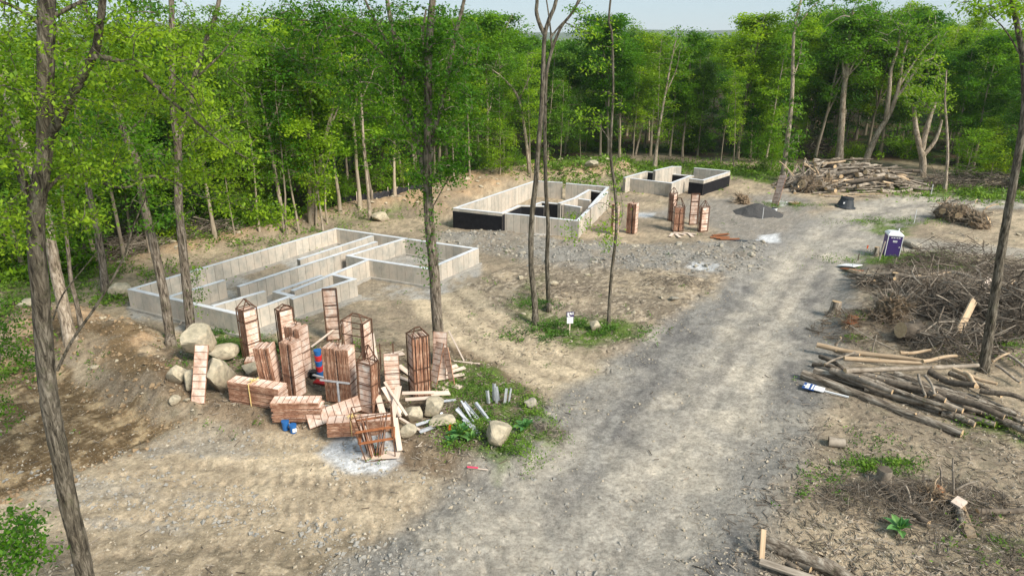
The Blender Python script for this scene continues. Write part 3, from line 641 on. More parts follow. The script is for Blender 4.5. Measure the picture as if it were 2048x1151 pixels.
# weeds and grass
def weeds(name, n, pred, size, seed, label, mat='weed', per=9, y1=100, hh=.18):
    r = np.random.default_rng(seed); p = field(0, 0, 14, y1, n, r, pred); n = len(p)
    c = np.repeat(p, per, 0) + r.normal(size=(n * per, 2)) * .10 * (size / .1) ** .5; z = hgt(c[:, 0], c[:, 1]) + fine(c[:, 0], c[:, 1])
    C = np.stack([c[:, 0], c[:, 1], z + r.random(len(c)) * hh], 1)
    mb = MB(); mb.leaves(C, np.full(len(C), size), r, 0, np.repeat(r.random(n), per), droop=-.5, aspect=.5)
    return tag(mb.obj(name, M[mat]), label, 'weeds', kind='stuff')
def gmask(x, y):
    g = np.zeros(len(x)); X = x + (fbm(x, y, 2, .8) - .5) * 1.6; Y = y + (fbm(x + 40, y, 2, .8) - .5) * 1.6
    for pl, k in GREENS: g = np.maximum(g, k * sstep(-.5, .5, dpoly(X, Y, pl)))
    sp = (fbm(x + 5, y + 5, 4, .7) > .70) * .4 * (1 - (1 - sstep(3, 5, dline(x, y, ROAD)))) * (1 - sstep(-1, 1, dpoly(x, y, PAD)))
    return np.maximum(g * sstep(.36, .55, fbm(x, y, 3, 1.6)), sp)
weeds('low_weeds', 11000, gmask, .10, 6, 'low bright green weeds and grass patches on the clearing')
weeds('undergrowth', 9000, lambda x, y: sstep(-3, 2, dpoly(x, y, FORESTP)) * sstep(.42, .55, fbm(x, y, 3, .25)), .42, 7, 'green undergrowth covering the forest floor', 'leaf_far', 12, 125, .7)
def p_leaflit(x, y): return sstep(-2, 1, dpoly(x, y, FORESTP))

# ------------------------------------------------------------------ tree prototypes
def proto(seed, h, r0, cs, cr, nl, ls, style, barkm, leafm, nb=34):
    r = np.random.default_rng(seed); k = 9
    zz = np.linspace(-.4, h * .96, k); wob = np.cumsum(r.normal(size=(k, 2)) * .018 * h / 4, 0); wob -= wob[0]
    tr = np.stack([wob[:, 0], wob[:, 1], zz], 1); rad = r0 * (1 - .88 * np.linspace(0, 1, k) ** .9); rad[0] *= 1.35
    mb = MB(); mb.tube(tr, rad, 7, 0, cap=False)
    C = []; T = []
    forks = []
    if style in ('fork', 'pale'):
        for q in range(3 if style == 'pale' else 2):
            f0 = r.uniform(.3, .5); i = f0 * (k - 1); b0 = tr[int(i)] + (tr[int(i) + 1] - tr[int(i)]) * (i % 1)
            a = r.random() * 6.28; pts = [b0 + np.array([math.cos(a), math.sin(a), 0]) * s * cr * .8 * s ** .3 + np.array([0, 0, 1]) * s * (h * .93 - b0[2]) for s in np.linspace(0, 1, 6)]
            pts = np.array(pts) + np.vstack([np.zeros(3), r.normal(size=(5, 3)) * .15]); mb.tube(pts, np.linspace(r0 * .55, .02, 6), 6, 0, cap=False); forks.append(pts)
    for i in range(nb):
        f = cs + (1 - cs) * ((i + r.random()) / nb) ** .9
        if forks and r.random() < .6:
            pts = forks[int(r.integers(len(forks)))]; ff = r.uniform(.3, 1) * 5; j = min(int(ff), 4); b0 = pts[j] + (pts[j + 1] - pts[j]) * (ff - j); f = b0[2] / h
        else:
            ff = f * (k - 1) * .98; j = min(int(ff), k - 2); b0 = tr[j] + (tr[j + 1] - tr[j]) * (ff - j)
        u = np.clip((f - cs) / (1 - cs), 0, 1)
        prof = {'round': math.sin(math.pi * min(1, .12 + .88 * u)) ** .6, 'cone': 1.1 - u * .85, 'fork': math.sin(math.pi * min(1, .1 + .9 * u)) ** .5, 'pale': math.sin(math.pi * (.15 + .8 * u)) ** .7, 'slim': .75 + .25 * math.sin(9 * u), 'wide': math.sin(math.pi * (.2 + .75 * u)) ** .5}[style]
        L = cr * prof * r.uniform(.6, 1.2) + .25; a = r.random() * 6.28; up = r.uniform(.1, .75)
        d = np.array([math.cos(a), math.sin(a), up]); 
        ss = np.linspace(0, 1, 4); pts = b0 + d * (ss * L)[:, None]; pts[:, 2] -= (ss ** 2) * L * .28; pts[1:] += r.normal(size=(3, 3)) * .1
        mb.tube(pts, np.linspace(max(.02, r0 * .22 * (1 - f * .5)), .008, 4), 4, 0, cap=False)
        nc = max(3, int(5 * L / cr * 1.4)); per = max(4, int(nl / nb / nc))
        tb = r.uniform(.15, .85)
        for q in range(nc):
            s = r.uniform(.3, 1.05); c = b0 + d * s * L; c[2] -= s * s * L * .28; c += r.normal(size=3) * .28
            sg = r.uniform(.26, .5) * (.6 + cr / 5)
            C.append(c + r.normal(size=(per, 3)) * np.array([sg, sg, sg * .5])); T.append(np.full(per, np.clip(tb + r.normal() * .15, 0, 1)))
    C = np.vstack(C); T = np.concatenate(T)
    lb = MB(); lb.leaves(C, ls * r.uniform(.6, 1.15, len(C)), r, 0, T)
    return mb.mesh('trunk', [M[barkm]], smooth=True), lb.mesh('crown', [M[leafm]]), h
PROTO = {}
PROTO['a'] = [proto(100 + i, 16, .17, .32, 2.6, 11500, .28, 'round', 'bark_far', 'leaf_far') for i in range(3)]
PROTO['b'] = [proto(110 + i, 16, .19, .4, 3.2, 12500, .29, 'fork', 'bark_far', 'leaf_far') for i in range(3)]
PROTO['deep'] = [proto(120 + i, 15, .16, .15, 2.9, 11500, .29, 'wide', 'bark_far', 'leaf_deep') for i in range(2)]
PROTO['slim'] = [proto(130 + i, 14, .09, .30, 1.5, 3600, .24, 'slim', 'bark_far', 'leaf_far', 26) for i in range(3)]
PROTO['pale'] = [proto(140 + i, 18, .24, .5, 3.0, 6500, .28, 'pale', 'bark_pale', 'leaf_far', 30) for i in range(3)]
PROTO['low'] = [proto(150 + i, 7, .07, .08, 1.9, 5000, .24, 'round', 'bark_far', 'leaf_far', 26) for i in range(3)]
PROTO['bush'] = [proto(160 + i, 2.4, .04, .05, 1.2, 1800, .2, 'round', 'bark_far', 'leaf_far', 14) for i in range(2)]
NAMES = {'a': 'tree', 'b': 'forked_tree', 'deep': 'dark_tree', 'slim': 'slender_tree', 'pale': 'pale_tree', 'low': 'sapling', 'bush': 'shrub'}
def put_tree(kind, x, y, h, label, group=None, rz=None, tilt=(0, 0), wide=1.0, cat=None, rng=rr):
    tm, cm, h0 = PROTO[kind][int(rng.integers(len(PROTO[kind])))]
    g = G(x, y) if y < 135 else np.array([x, y, 0.])
    t = thing(NAMES[kind], label, cat or ('shrub' if kind == 'bush' else 'tree'), g, group=group, rot=(tilt[0], tilt[1], rng.random() * 6.28 if rz is None else rz))
    s = h / h0; t.scale = (s * wide, s * wide, s)
    link('trunk', tm, t); link('crown', cm, t); return t
SKX = [-600, 0, 60, 130, 200, 300, 400, 560, 700, 820, 900, 990, 1010, 1170, 1195, 1240, 1255, 1300, 1340, 1385, 1450, 1475, 1520, 1580, 1650, 1700, 1760, 1800, 1880, 1910, 1950, 2000, 2048, 2600]
SKY = [40, 60, 70, 95, 90, 80, 55, 25, 20, 30, 15, 25, 66, 72, 35, 25, 70, 80, 55, 62, 86, 86, 30, 20, 5, -10, -5, 15, 12, 25, 62, 55, 58, 50]
def cap_h(x, y):
    px = 1024 + FPX * x / (y * math.cos(_t) + CAMH * math.sin(_t) * 0 + 1e-6) * 1.0
    px = 1024 + FPX * (x / y) * .985; py = float(np.interp(px, SKX, SKY))
    d = ray(px, py); return CAMH + d[2] * (y / d[1])
def blocked(x, y):
    a = np.array([x]); b = np.array([y]); return dpoly(a, b, FORESTP)[0]
# deliberately placed trees of the forest edge: (base px, py, kind, height factor, tilt)
EDGE = [(1062, 350, 'slim', .9), (940, 352, 'slim', .9), (908, 362, 'slim', .8), (1000, 345, 'slim', .8), (720, 418, 'b', 1.0), (745, 400, 'slim', 1), (622, 448, 'b', 1.0), (632, 452, 'slim', 1), (598, 466, 'slim', .95), (575, 470, 'slim', .9),
        (655, 446, 'slim', .8), (520, 462, 'slim', .9), (470, 470, 'slim', .6), (430, 476, 'a', 1), (370, 480, 'deep', 1), (560, 445, 'a', .95), (680, 425, 'a', .95), (790, 392, 'a', .9), (830, 372, 'b', .95), (870, 368, 'a', .85),
        (960, 340, 'low', 1), (1000, 348, 'low', .9), (1120, 330, 'slim', .7), (1160, 322, 'slim', .6), (1200, 318, 'a', 1), (1240, 318, 'b', .9), (1265, 316, 'slim', .8), (1313, 335, 'slim', .95), (1340, 312, 'a', .9), (1440, 330, 'slim', .8), (1468, 338, 'slim', .8),
        (1395, 312, 'deep', .8), (1500, 325, 'low', 1), (1530, 330, 'a', .9), (1630, 318, 'b', 1), (1655, 312, 'deep', 1), (1540, 345, 'low', .8), (1760, 312, 'deep', 1), (1815, 314, 'b', 1), (1910, 345, 'a', .8), (1215, 322, 'b', -12), (975, 335, 'b', -8), (940, 338, 'a', -18), (880, 352, 'b', -20), (1475, 318, 'b', -12), (1500, 316, 'a', -18), (1300, 312, 'b', -55), (1365, 315, 'a', -52), (1945, 345, 'a', -50), (1928, 368, 'low', .9), (1980, 360, 'low', 1.0), (2030, 362, 'deep', .9), (2060, 380, 'low', 1),
        (300, 505, 'slim', .9), (250, 520, 'a', 1), (190, 520, 'deep', 1), (120, 540, 'a', 1), (50, 545, 'b', 1), (0, 560, 'deep', 1), (-60, 570, 'a', 1)]
for i, (px, py, kd, hf) in enumerate(EDGE):
    p = P(px, py); h = cap_h(p[0], p[1]) * hf if kd not in ('low',) else 7 * hf
    if hf < 0: h = at(px, -hf, p[1])[2]
    put_tree(kd, p[0], p[1], h, {'slim': 'thin pole like tree with a bare lower stem at the forest edge', 'low': 'leafy sapling with foliage to the ground at the forest edge'}.get(kd, 'leafy green tree standing in the front row of the forest edge'), {'slim': 'thin pole trees along the forest edge', 'low': 'saplings along the forest edge'}.get(kd, 'front row trees of the forest edge'),
             tilt=(rr.normal() * .03, rr.normal() * .04))
# forest interior
NOTE = [(*P(q, 326)[:2], 3.0) for q in (1678, 1728, 1775, 1800, 1843)]
pts = []; tries = 0
rf = np.random.default_rng(31)
while len(pts) < 236 and tries < 60000:
    tries += 1
    y = 42 + 105 * rf.random() ** 1.1; x = rf.uniform(-1, 1) * (y * .86 + 6)
    s = blocked(x, y)
    if s < 1.2 or any(abs(x / y - nx / ny) * ny < nw and y < ny + 3 for nx, ny, nw in NOTE): continue
    md = 2.9 if s < 9 else (4.4 if s < 25 else 6.0)
    if any((x - a) ** 2 + (y - b) ** 2 < md * md for a, b, _ in pts): continue
    pts.append((x, y, s))
for x, y, s in pts:
    q = rf.random(); kd = 'slim' if (s < 10 and q < .22) else ('a' if q < .5 else ('b' if q < .78 else 'deep'))
    if s < 7 and rf.random() < .22: kd = 'low'
    h = cap_h(x, y) * (rf.uniform(.72, 1.0) if s < 14 else rf.uniform(.86, 1.03)) if kd != 'low' else rf.uniform(5, 9)
    put_tree(kd, x, y, h, {'low': 'young leafy tree in the shade of the forest', 'slim': 'slender tree inside the forest'}.get(kd, 'tall leafy tree in the dense forest behind the clearing'), {'low': 'young trees inside the forest', 'slim': 'slender trees inside the forest'}.get(kd, 'tall trees of the forest behind the clearing'),
             wide=rf.uniform(.8, 1.3), tilt=(rf.normal() * .02, rf.normal() * .02), rng=rf)
nb_ = 0
while nb_ < 46:
    y = 42 + 60 * rf.random(); x = rf.uniform(-1, 1) * (y * .8 + 2); s = blocked(x, y)
    if s < -.5 or s > 6: continue
    put_tree('bush', x, y, rf.uniform(1.2, 3.4), 'leafy green shrub at the foot of the forest edge', 'shrubs along the forest edge', rng=rf); nb_ += 1
# far wood as one mass
def far_wood():
    r = np.random.default_rng(77); mb = MB(); n = 2600
    y = 1 / (1 / 145 + (1 / 900 - 1 / 145) * r.random(n) ** 1.2); x = r.uniform(-1, 1, n) * (y * .9 + 20)
    for X, Y in zip(x, y):
        pass
    hz = np.array([max(7.0, min(17.0, cap_h(a, min(b, 150)) * .93)) for a, b in zip(x, y)]) * r.uniform(.88, 1.02, n)
    per = 46; sc = np.clip(y / 150, 1, 5)
    c = np.repeat(np.stack([x, y, hz], 1), per, 0); s = np.repeat(sc, per)
    off = r.normal(size=(n * per, 3)) * np.array([2.3, 2.3, 1.6]) * s[:, None] ** .6; off[:, 2] = -np.abs(off[:, 2]) * 1.5
    mb.leaves(c + off, .75 * s ** .8, r, 0, np.repeat(r.random(n), per), aspect=.8)
    tag(mb.obj('distant_forest', M['leaf_deep']), 'distant forest canopy rolling back to the horizon', 'forest', kind='stuff')
far_wood()
# hills on the horizon
def hills():
    mb = MB(); n = 220; xs = np.linspace(-5200, 5200, n); rows = []
    base = 46 + 26 * fbm(xs / 900 + 3, xs * 0 + 1, 3, 1.0) + 40 * np.exp(-((xs + 1900) / 700) ** 2) + 16 * np.exp(-((xs - 700) / 260) ** 2) + 12 * np.exp(-((xs - 1250) / 300) ** 2)
    for f, dy in ((-.1, 0), (.35, 150), (.75, 420), (1.0, 800), (.6, 1500)):
        rows.append(np.stack([xs, 3000 + dy + 100 * fbm(xs / 400, xs * 0 + f, 2, 1), base * f * 1.1 + 5 * fbm(xs / 60, xs * 0 + f * 9, 2, 1)], 1))
    V = np.vstack(rows); i = np.arange(4)[:, None] * n; j = np.arange(n - 1)[None, :]
    F = np.stack([i + j, i + j + 1, i + n + j + 1, i + n + j], -1).reshape(-1, 4); mb.add(V, F)
    tag(mb.obj('hills', surf('wooded_hill', (.03, .06, .02), (.06, .10, .03), .02, rnd=0), smooth=True), kind='structure')
hills()
# ------------------------------------------------------------------ trees standing in the clearing
def smooth(pts, k=4):
    p = np.array(pts, float)
    if len(p) < 3: return p if len(p) > 2 else np.array([p[0] * (1 - s) + p[-1] * s for s in np.linspace(0, 1, 4)])
    q = np.vstack([2 * p[0] - p[1], p, 2 * p[-1] - p[-2]]); out = []
    for i in range(1, len(q) - 2):
        for s in np.linspace(0, 1, k, endpoint=False):
            a, b, c, d = q[i - 1:i + 3]
            out.append(.5 * (2 * b + (c - a) * s + (2 * a - 5 * b + 4 * c - d) * s * s + (3 * b - a - 3 * c + d) * s ** 3))
    out.append(p[-1]); return np.array(out)
def tree_px(name, label, base, limbs, foliage=(), clear=(), bark='bark', leaf='leaf', ls=.14, seed=1, group=None, ivy=None, per=16, twigr=.012, flare=1.35, root_r=None):
    """limbs: (pixel points, depth or (depth0, depth1), r0, r1)   foliage: (cx, cy, rx, ry, depth, spread in m, n)"""
    r = np.random.default_rng(seed)
    b = np.array(base, float); t = thing(name, label, 'tree', b, group=group)
    nodes = []; first = True; rest = MB(); nrest = 0
    for L in limbs:
        pp, D, r0, r1 = L[:4]
        D = np.linspace(D[0], D[1], len(pp)) if isinstance(D, (tuple, list)) else [D] * len(pp)
        w3 = np.array([at(q[0], q[1], d) for q, d in zip(pp, D)])
        if first: w3 = np.vstack([b + np.array([0, 0, -.3]), b + (w3[0] - b) * .5 if np.linalg.norm(w3[0] - b) > 1.5 else b + np.array([0, 0, .4]), w3]) if np.linalg.norm(w3[0] - b) > .6 else np.vstack([b + np.array([0, 0, -.3]), w3[1:]])
        s3 = smooth(w3, 5); rad = np.linspace(r0, r1, len(s3))
        if first: rad[:4] *= np.linspace(flare, 1.05, 4)
        rad = rad * (1 + .05 * (r.random(len(rad)) - .5))
        (MB() if first else rest)
        if first:
            mb = MB(); mb.tube(s3 - b, rad, 12, 0, cap=True, wob=.04, rng=r); mb.obj('trunk', M[bark], t, True); first = False
        elif r0 >= .045:
            mb = MB(); mb.tube(s3 - b, rad, 9, 0, cap=True, wob=.04, rng=r); mb.obj('limb', M[bark], t, True)
        else:
            rest.tube(s3 - b, rad, 5, 0, cap=True); nrest += 1
        nodes += [q for q in s3[max(1, len(s3) // 4):]]
    C = []; T = []
    A = np.array(nodes)
    ends = []
    for cx, cy, rx, ry, D, sp, n in foliage:
        for i in range(n):
            a = r.random() * 6.28; k = r.random() ** .5
            ex, ey = cx + math.cos(a) * k * rx, cy + math.sin(a) * k * ry; dd = D + r.normal() * sp * .5
            for c0, c1, cd in clear:
                if c0 < ex < c1 and r.random() < .8: dd = max(dd, cd)
            ends.append(at(ex, ey, dd))
    if ends:
        E = np.array(ends); dist = np.array([np.min(np.linalg.norm(A - e, axis=1)) for e in E]); E = E[np.argsort(dist)]
        nd = list(A)
        arr = np.array(nd)
        for e in E:
            dd = np.linalg.norm((arr - e) * np.array([1, 1, 1.3]), axis=1) + np.where(arr[:, 2] > e[2] + .6, .3, 0); s = arr[int(np.argmin(dd))]
            L = np.linalg.norm(e - s)
            mid = (s + e) / 2 + np.array([0, 0, .12 * L]) + r.normal(size=3) * .06 * L
            pts = smooth([s, mid, e], 3)
            rest.tube(pts - b, np.linspace(twigr * (1 + L * .5), twigr * .4, len(pts)), 4, 0, cap=False); nrest += 1
            arr = np.vstack([arr, mid[None], e[None]])
            f = r.random(per) ** .7 * .75 + .3; k = (f * (len(pts) - 1)).clip(0, len(pts) - 1.001).astype(int); fr = (f * (len(pts) - 1)).clip(0, len(pts) - 1.001) - k
            c = pts[k] + (pts[k + 1] - pts[k]) * fr[:, None] + r.normal(size=(per, 3)) * np.array([.20, .20, .09]) * (ls / .14) ** .5
            C.append(c - b); T.append(np.full(per, np.clip(r.normal(.62, .28), 0, 1)))
    if nrest: rest.obj('twigs', M['twig'] if bark == 'bark_pale' else M[bark], t, True)['kind'] = 'stuff'
    if ivy:
        for (pp, D, n, rad_) in ivy:
            for q in pp:
                w = at(q[0], q[1], D); c = w + r.normal(size=(n, 3)) * np.array([rad_, rad_ * .6, .22]); c[:, 1] -= .15; C.append(c - b); T.append(np.full(n, .7))
    if C:
        C = np.vstack(C); T = np.concatenate(T); lb = MB(); lb.leaves(C, np.full(len(C), ls), r, 0, T, droop=.5, aspect=.54, flat=.8); lb.obj('crown', M[leaf], t)
    return t
def line(a, b, n): return [(a[0] + (b[0] - a[0]) * i / (n - 1), a[1] + (b[1] - a[1]) * i / (n - 1)) for i in range(n)]

# 1: thick trunk at the left edge
D1 = 14.6
tree_px('tree', 'thick dark trunked tree nearest the camera at the left with a grey arching branch', G(*at(184, 1215, 14.6)[:2]), [
    ([(184, 1215), (172, 1160), (158, 1090), (138, 1010), (118, 900), (104, 830), (94, 760), (88, 690), (82, 600), (73, 500), (72, 420), (82, 350), (90, 280), (91, 150), (93, 0), (94, -160)], D1, .225, .15),
    ([(76, 420), (62, 395), (48, 370), (30, 310), (20, 270), (-5, 190), (-30, 80)], (D1, 14), .10, .05),
    ([(98, 275), (120, 235), (150, 180), (186, 112), (198, 60), (210, -40)], (D1, 13.6), .11, .06),
    ([(186, 114), (215, 116), (250, 128), (290, 152), (325, 188), (375, 228), (420, 268), (465, 300), (505, 322)], (13.8, 15.5), .06, .012),
    ([(340, 140), (385, 190), (400, 220), (425, 265)], (14.2, 15.0), .014, .008),
    ([(80, 400), (110, 362), (140, 350), (190, 362), (250, 375), (300, 352), (340, 362), (400, 392), (450, 402), (520, 425)], (D1, 16.5), .045, .01),
    ([(115, 740), (145, 680), (200, 600), (245, 520), (268, 450), (290, 400)], (14.6, 14.0), .04, .012),
    ([(105, 640), (125, 590), (160, 545), (205, 490)], (14.4, 13.6), .022, .008),
    ([(92, 290), (60, 262), (30, 262), (-20, 262)], (D1, 14), .03, .012),
    ([(92, 60), (40, 20), (-30, -10)], (D1, 14), .05, .02), ([(93, 40), (170, 0), (260, -40)], (D1, 15), .05, .02)],
    [(40, 70, 110, 90, 14, 1.5, 120), (30, 200, 90, 70, 13.5, 1.4, 95), (170, 60, 130, 60, 14.5, 1.5, 55), (270, 100, 120, 55, 15, 1.5, 95), (60, 320, 110, 60, 14, 1.4, 100), (190, 330, 100, 60, 15, 1.4, 80), (330, 190, 110, 70, 15.5, 1.4, 70), (420, 260, 80, 45, 15.5, 1.0, 36),
     (170, 200, 110, 60, 14.5, 1.4, 70), (110, 430, 110, 45, 14.5, 1.2, 60), (20, 440, 60, 60, 13.5, 1.2, 45), (480, 395, 60, 40, 16.3, .5, 26), (545, 425, 40, 22, 16.5, .4, 22), (350, 350, 80, 30, 16, .6, 34), (470, 310, 50, 30, 15.6, .5, 14)],
    bark='bark_dark', leaf='leaf', ls=.10, seed=3, flare=1.1, twigr=.008, per=24, clear=[(40, 145, 15.9)])
# 2: the young maple poking in at the lower left
tree_px('maple_sapling', 'bright green leafy sapling top poking into the bottom left corner', G(-12.2, 12.6), [([(-40, 1230), (-20, 1150), (20, 1090), (40, 1040)], (12.6, 12.6), .03, .01), ([(20, 1090), (70, 1080), (95, 1090)], 12.6, .012, .006)],
    [(28, 1060, 50, 45, 12.6, .5, 55), (10, 1120, 55, 35, 12.6, .5, 40), (85, 1100, 32, 20, 12.6, .3, 14)], bark='bark', leaf='leaf', ls=.11, seed=4, twigr=.005, flare=1.1)
tree_px('maple_sapling', 'low leafy sapling at the left edge beside the dirt bank', G(-19.4, 22), [([(-10, 800), (0, 720), (10, 660)], 22, .03, .01)], [(10, 660, 40, 60, 22, .6, 50), (50, 720, 30, 30, 22, .5, 16), (15, 800, 25, 60, 22, .5, 22)], bark='bark', leaf='leaf', ls=.13, seed=5, twigr=.006, flare=1.1)
# 3: forked tree
D = 33.5
tree_px('tree', 'brown tree forking into two stems just behind the boulder heap', P(383, 672), [
    ([(383, 672), (377, 610), (370, 540), (362, 460), (357, 400), (357, 330), (355, 285), (348, 240), (345, 180), (344, 100), (343, 20), (342, -60)], D, .27, .11),
    ([(357, 278), (370, 245), (379, 210), (388, 160), (402, 110), (420, 60), (434, 20), (445, -40)], (D, 34), .16, .09),
    ([(388, 160), (440, 110), (480, 60)], (34, 35), .06, .02), ([(344, 110), (310, 60), (300, 0)], (D, 33), .07, .03), ([(345, 190), (300, 160), (260, 120)], (D, 32), .05, .02), ([(362, 300), (410, 270), (450, 260)], (D, 32), .04, .015)],
    [(340, 60, 120, 70, 33, 2.5, 110), (440, 80, 110, 80, 34, 2.5, 110), (300, 170, 90, 60, 33, 2, 60), (430, 200, 80, 60, 33.5, 2, 60), (360, 350, 60, 90, 33, 1.2, 40), (480, 250, 50, 40, 34, 1.2, 24), (390, 600, 16, 70, 33, .3, 16)],
    bark='bark', leaf='leaf', ls=.16, seed=6, twigr=.014, per=22, clear=[(325, 400, 35.2)])
# 4: leaning tree left of it
D = 32.4
tree_px('tree', 'leaning rough barked tree in front of the left wall of the near foundation', P(343, 692), [
    ([(343, 692), (336, 640), (328, 590), (312, 510), (300, 460), (288, 410), (282, 370), (272, 320), (250, 270), (232, 210), (215, 150), (195, 80), (168, 10), (140, -60)], D, .26, .12),
    ([(232, 210), (205, 180), (180, 150)], D, .05, .02), ([(250, 270), (290, 230), (320, 180)], D, .05, .02)],
    [(200, 100, 110, 80, 32, 2.2, 90), (270, 300, 70, 80, 32, 1.6, 60), (180, 260, 90, 70, 31, 2, 70), (250, 20, 110, 40, 32, 2, 60), (290, 420, 40, 50, 32, .8, 22)], bark='bark', leaf='leaf', ls=.19, seed=7, twigr=.014, per=18)
# 5: poles on the left
p = P(143, 682)
tree_px('tree', 'smooth grey brown trunk leaning left on the dirt bank behind the thick tree', p, [([(143, 682), (132, 640), (122, 590), (112, 545), (104, 500), (92, 430), (70, 350), (40, 270), (18, 200), (0, 130), (-20, 30)], (p[1], p[1] + 1), .30, .14)], [(90, 430, 50, 60, 29, 1.2, 24), (20, 150, 70, 90, 30, 2, 50)], bark='bark_pale', leaf='leaf', ls=.18, seed=8, twigr=.012)
p = P(210, 582)
tree_px('tree', 'slim reddish brown trunk left of the near foundation corner', p, [([(212, 582), (204, 520), (196, 470), (186, 420), (178, 385), (170, 330), (160, 260), (150, 200), (130, 120), (100, 20)], (p[1], p[1]), .22, .12)], [(180, 330, 70, 70, 41, 2, 50), (140, 180, 90, 80, 41, 2.4, 70), (190, 440, 40, 40, 41, 1, 20)], bark='bark', leaf='leaf_far', ls=.24, seed=9, twigr=.014)
p = P(163, 655)
tree_px('tree', 'thin brown pole tree between the leaning grey trunk and the foundation corner', p, [([(163, 655), (152, 600), (142, 560), (136, 500), (128, 430), (120, 330)], (p[1], p[1]), .12, .06)], [(130, 400, 40, 70, 33, 1, 26), (120, 320, 40, 40, 33, 1, 16)], bark='bark', leaf='leaf', ls=.18, seed=10, twigr=.01)
# 6: the big central tree
D = 29.6
tree_px('tree', 'tall ivy clad central tree with spreading limbs beside the form panel stacks', P(880, 728), [
    ([(880, 728), (878, 690), (873, 620), (868, 540), (862, 480), (857, 420), (855, 360), (856, 300), (856, 220), (856, 140), (860, 60), (866, -10), (870, -80)], D, .31, .12),
    ([(855, 380), (846, 330), (838, 290), (826, 250), (812, 200), (806, 160), (796, 110), (786, 60), (776, 10), (770, -50)], (D, 30.5), .16, .08),
    ([(858, 330), (868, 270), (880, 220), (892, 170), (903, 110), (914, 60), (926, 10), (940, -50)], (D, 29), .11, .06),
    ([(806, 165), (780, 125), (745, 88), (710, 66), (670, 50), (620, 42), (570, 38), (522, 36)], (30, 28), .07, .015),
    ([(812, 200), (800, 130), (760, 60), (730, 0), (715, -40)], (30, 31), .08, .04), ([(856, 140), (845, 80), (852, 20)], D, .07, .04),
    ([(840, 300), (815, 262), (800, 230)], (D, 28.5), .035, .012), ([(862, 420), (905, 345), (935, 330)], (D, 28.5), .03, .01)],
    [(690, 110, 130, 80, 29, 2.6, 150), (800, 60, 100, 60, 30, 2.4, 110), (900, 90, 70, 90, 29, 2.2, 100), (890, 210, 55, 70, 29, 1.6, 62), (740, 200, 80, 50, 29.5, 2, 60), (590, 70, 70, 50, 28, 1.4, 50), (900, 330, 45, 55, 28.8, 1, 40), (800, 290, 40, 50, 29, 1, 26),
     (650, 20, 120, 40, 29, 2, 60), (890, 150, 40, 90, 29.4, 1.2, 60), (832, 230, 36, 70, 29.2, 1, 50), (815, 120, 40, 80, 29.4, 1.2, 60), (905, 290, 34, 50, 28.8, .8, 36), (835, 370, 22, 40, 29.2, .5, 18)],
    bark='bark', leaf='leaf', ls=.155, seed=12, twigr=.013, per=22, clear=[(848, 868, 31.0)], ivy=[(line((856, 330), (862, 470), 14), D, 26, .26), (line((862, 470), (868, 560), 9), D, 12, .2), ([(820, 480), (828, 487), (836, 496), (842, 505), (846, 515), (850, 530)], D, 16, .16), (line((856, 60), (856, 320), 14), D, 9, .25)])
# 7: the two slender dark trunks
D = 34.6; p = P(1072, 650)
tree_px('tree', 'slender dark bare tree with two upper forks, left of the close pair', p, [
    ([(1072, 650), (1069, 600), (1063, 540), (1062, 480), (1064, 430), (1072, 360), (1076, 300), (1083, 220), (1086, 150), (1089, 75), (1098, 40), (1110, 10), (1120, -40)], D, .165, .08),
    ([(1090, 70), (1080, 50), (1073, 25), (1074, 0), (1070, -40)], D, .11, .07), ([(1100, 76), (1120, 52), (1145, 25), (1165, -5)], D, .05, .02), ([(1083, 220), (1110, 180), (1125, 165)], D, .02, .008)],
    [(1160, 20, 22, 16, D, .4, 9)], bark='bark_dark', leaf='leaf_far', ls=.16, seed=13, per=8)
D = 37.4; p = P(1098, 622)
tree_px('tree', 'slender dark bare tree behind and right of its close twin', p, [
    ([(1098, 622), (1096, 580), (1094, 520), (1096, 450), (1092, 380), (1090, 300), (1090, 220), (1093, 150), (1104, 100), (1122, 55), (1148, 20), (1170, -30)], D, .145, .06),
    ([(1104, 100), (1100, 50), (1090, -20)], D, .06, .03), ([(1130, 45), (1160, 60), (1185, 70)], D, .03, .01)],
    [(1180, 60, 35, 18, D, .6, 12), (1165, 30, 30, 20, D, .6, 8)], bark='bark_dark', leaf='leaf_far', ls=.17, seed=14, per=8)
# 8: thin vine hung tree
D = 34.3; p = P(1217, 652)
tree_px('tree', 'thin crooked tree with hanging vines beside the rounded pale boulder', p, [
    ([(1217, 652), (1219, 600), (1224, 540), (1231, 480), (1233, 430), (1229, 370), (1222, 320), (1222, 270), (1226, 200), (1226, 140), (1224, 70), (1218, 40), (1222, -10)], D, .09, .045),
    ([(1224, 290), (1205, 260), (1180, 240), (1150, 225)], D, .03, .008), ([(1228, 330), (1237, 300), (1236, 240)], D, .02, .008), ([(1230, 420), (1200, 405), (1165, 425), (1128, 430)], (D, 33.6), .02, .006), ([(1231, 440), (1213, 420), (1218, 380), (1224, 350)], D, .012, .008), ([(1231, 470), (1245, 430), (1240, 380), (1232, 350)], D, .012, .008)],
    [(1215, 470, 20, 32, D, .4, 24), (1150, 455, 32, 28, 33.8, .3, 22), (1165, 240, 40, 28, D, .8, 16), (1215, 230, 40, 50, D, .8, 18), (1228, 400, 18, 40, D, .3, 14), (1190, 90, 50, 60, D, 1, 26)], bark='bark_dark', leaf='leaf_far', ls=.16, seed=15, per=10, twigr=.006)
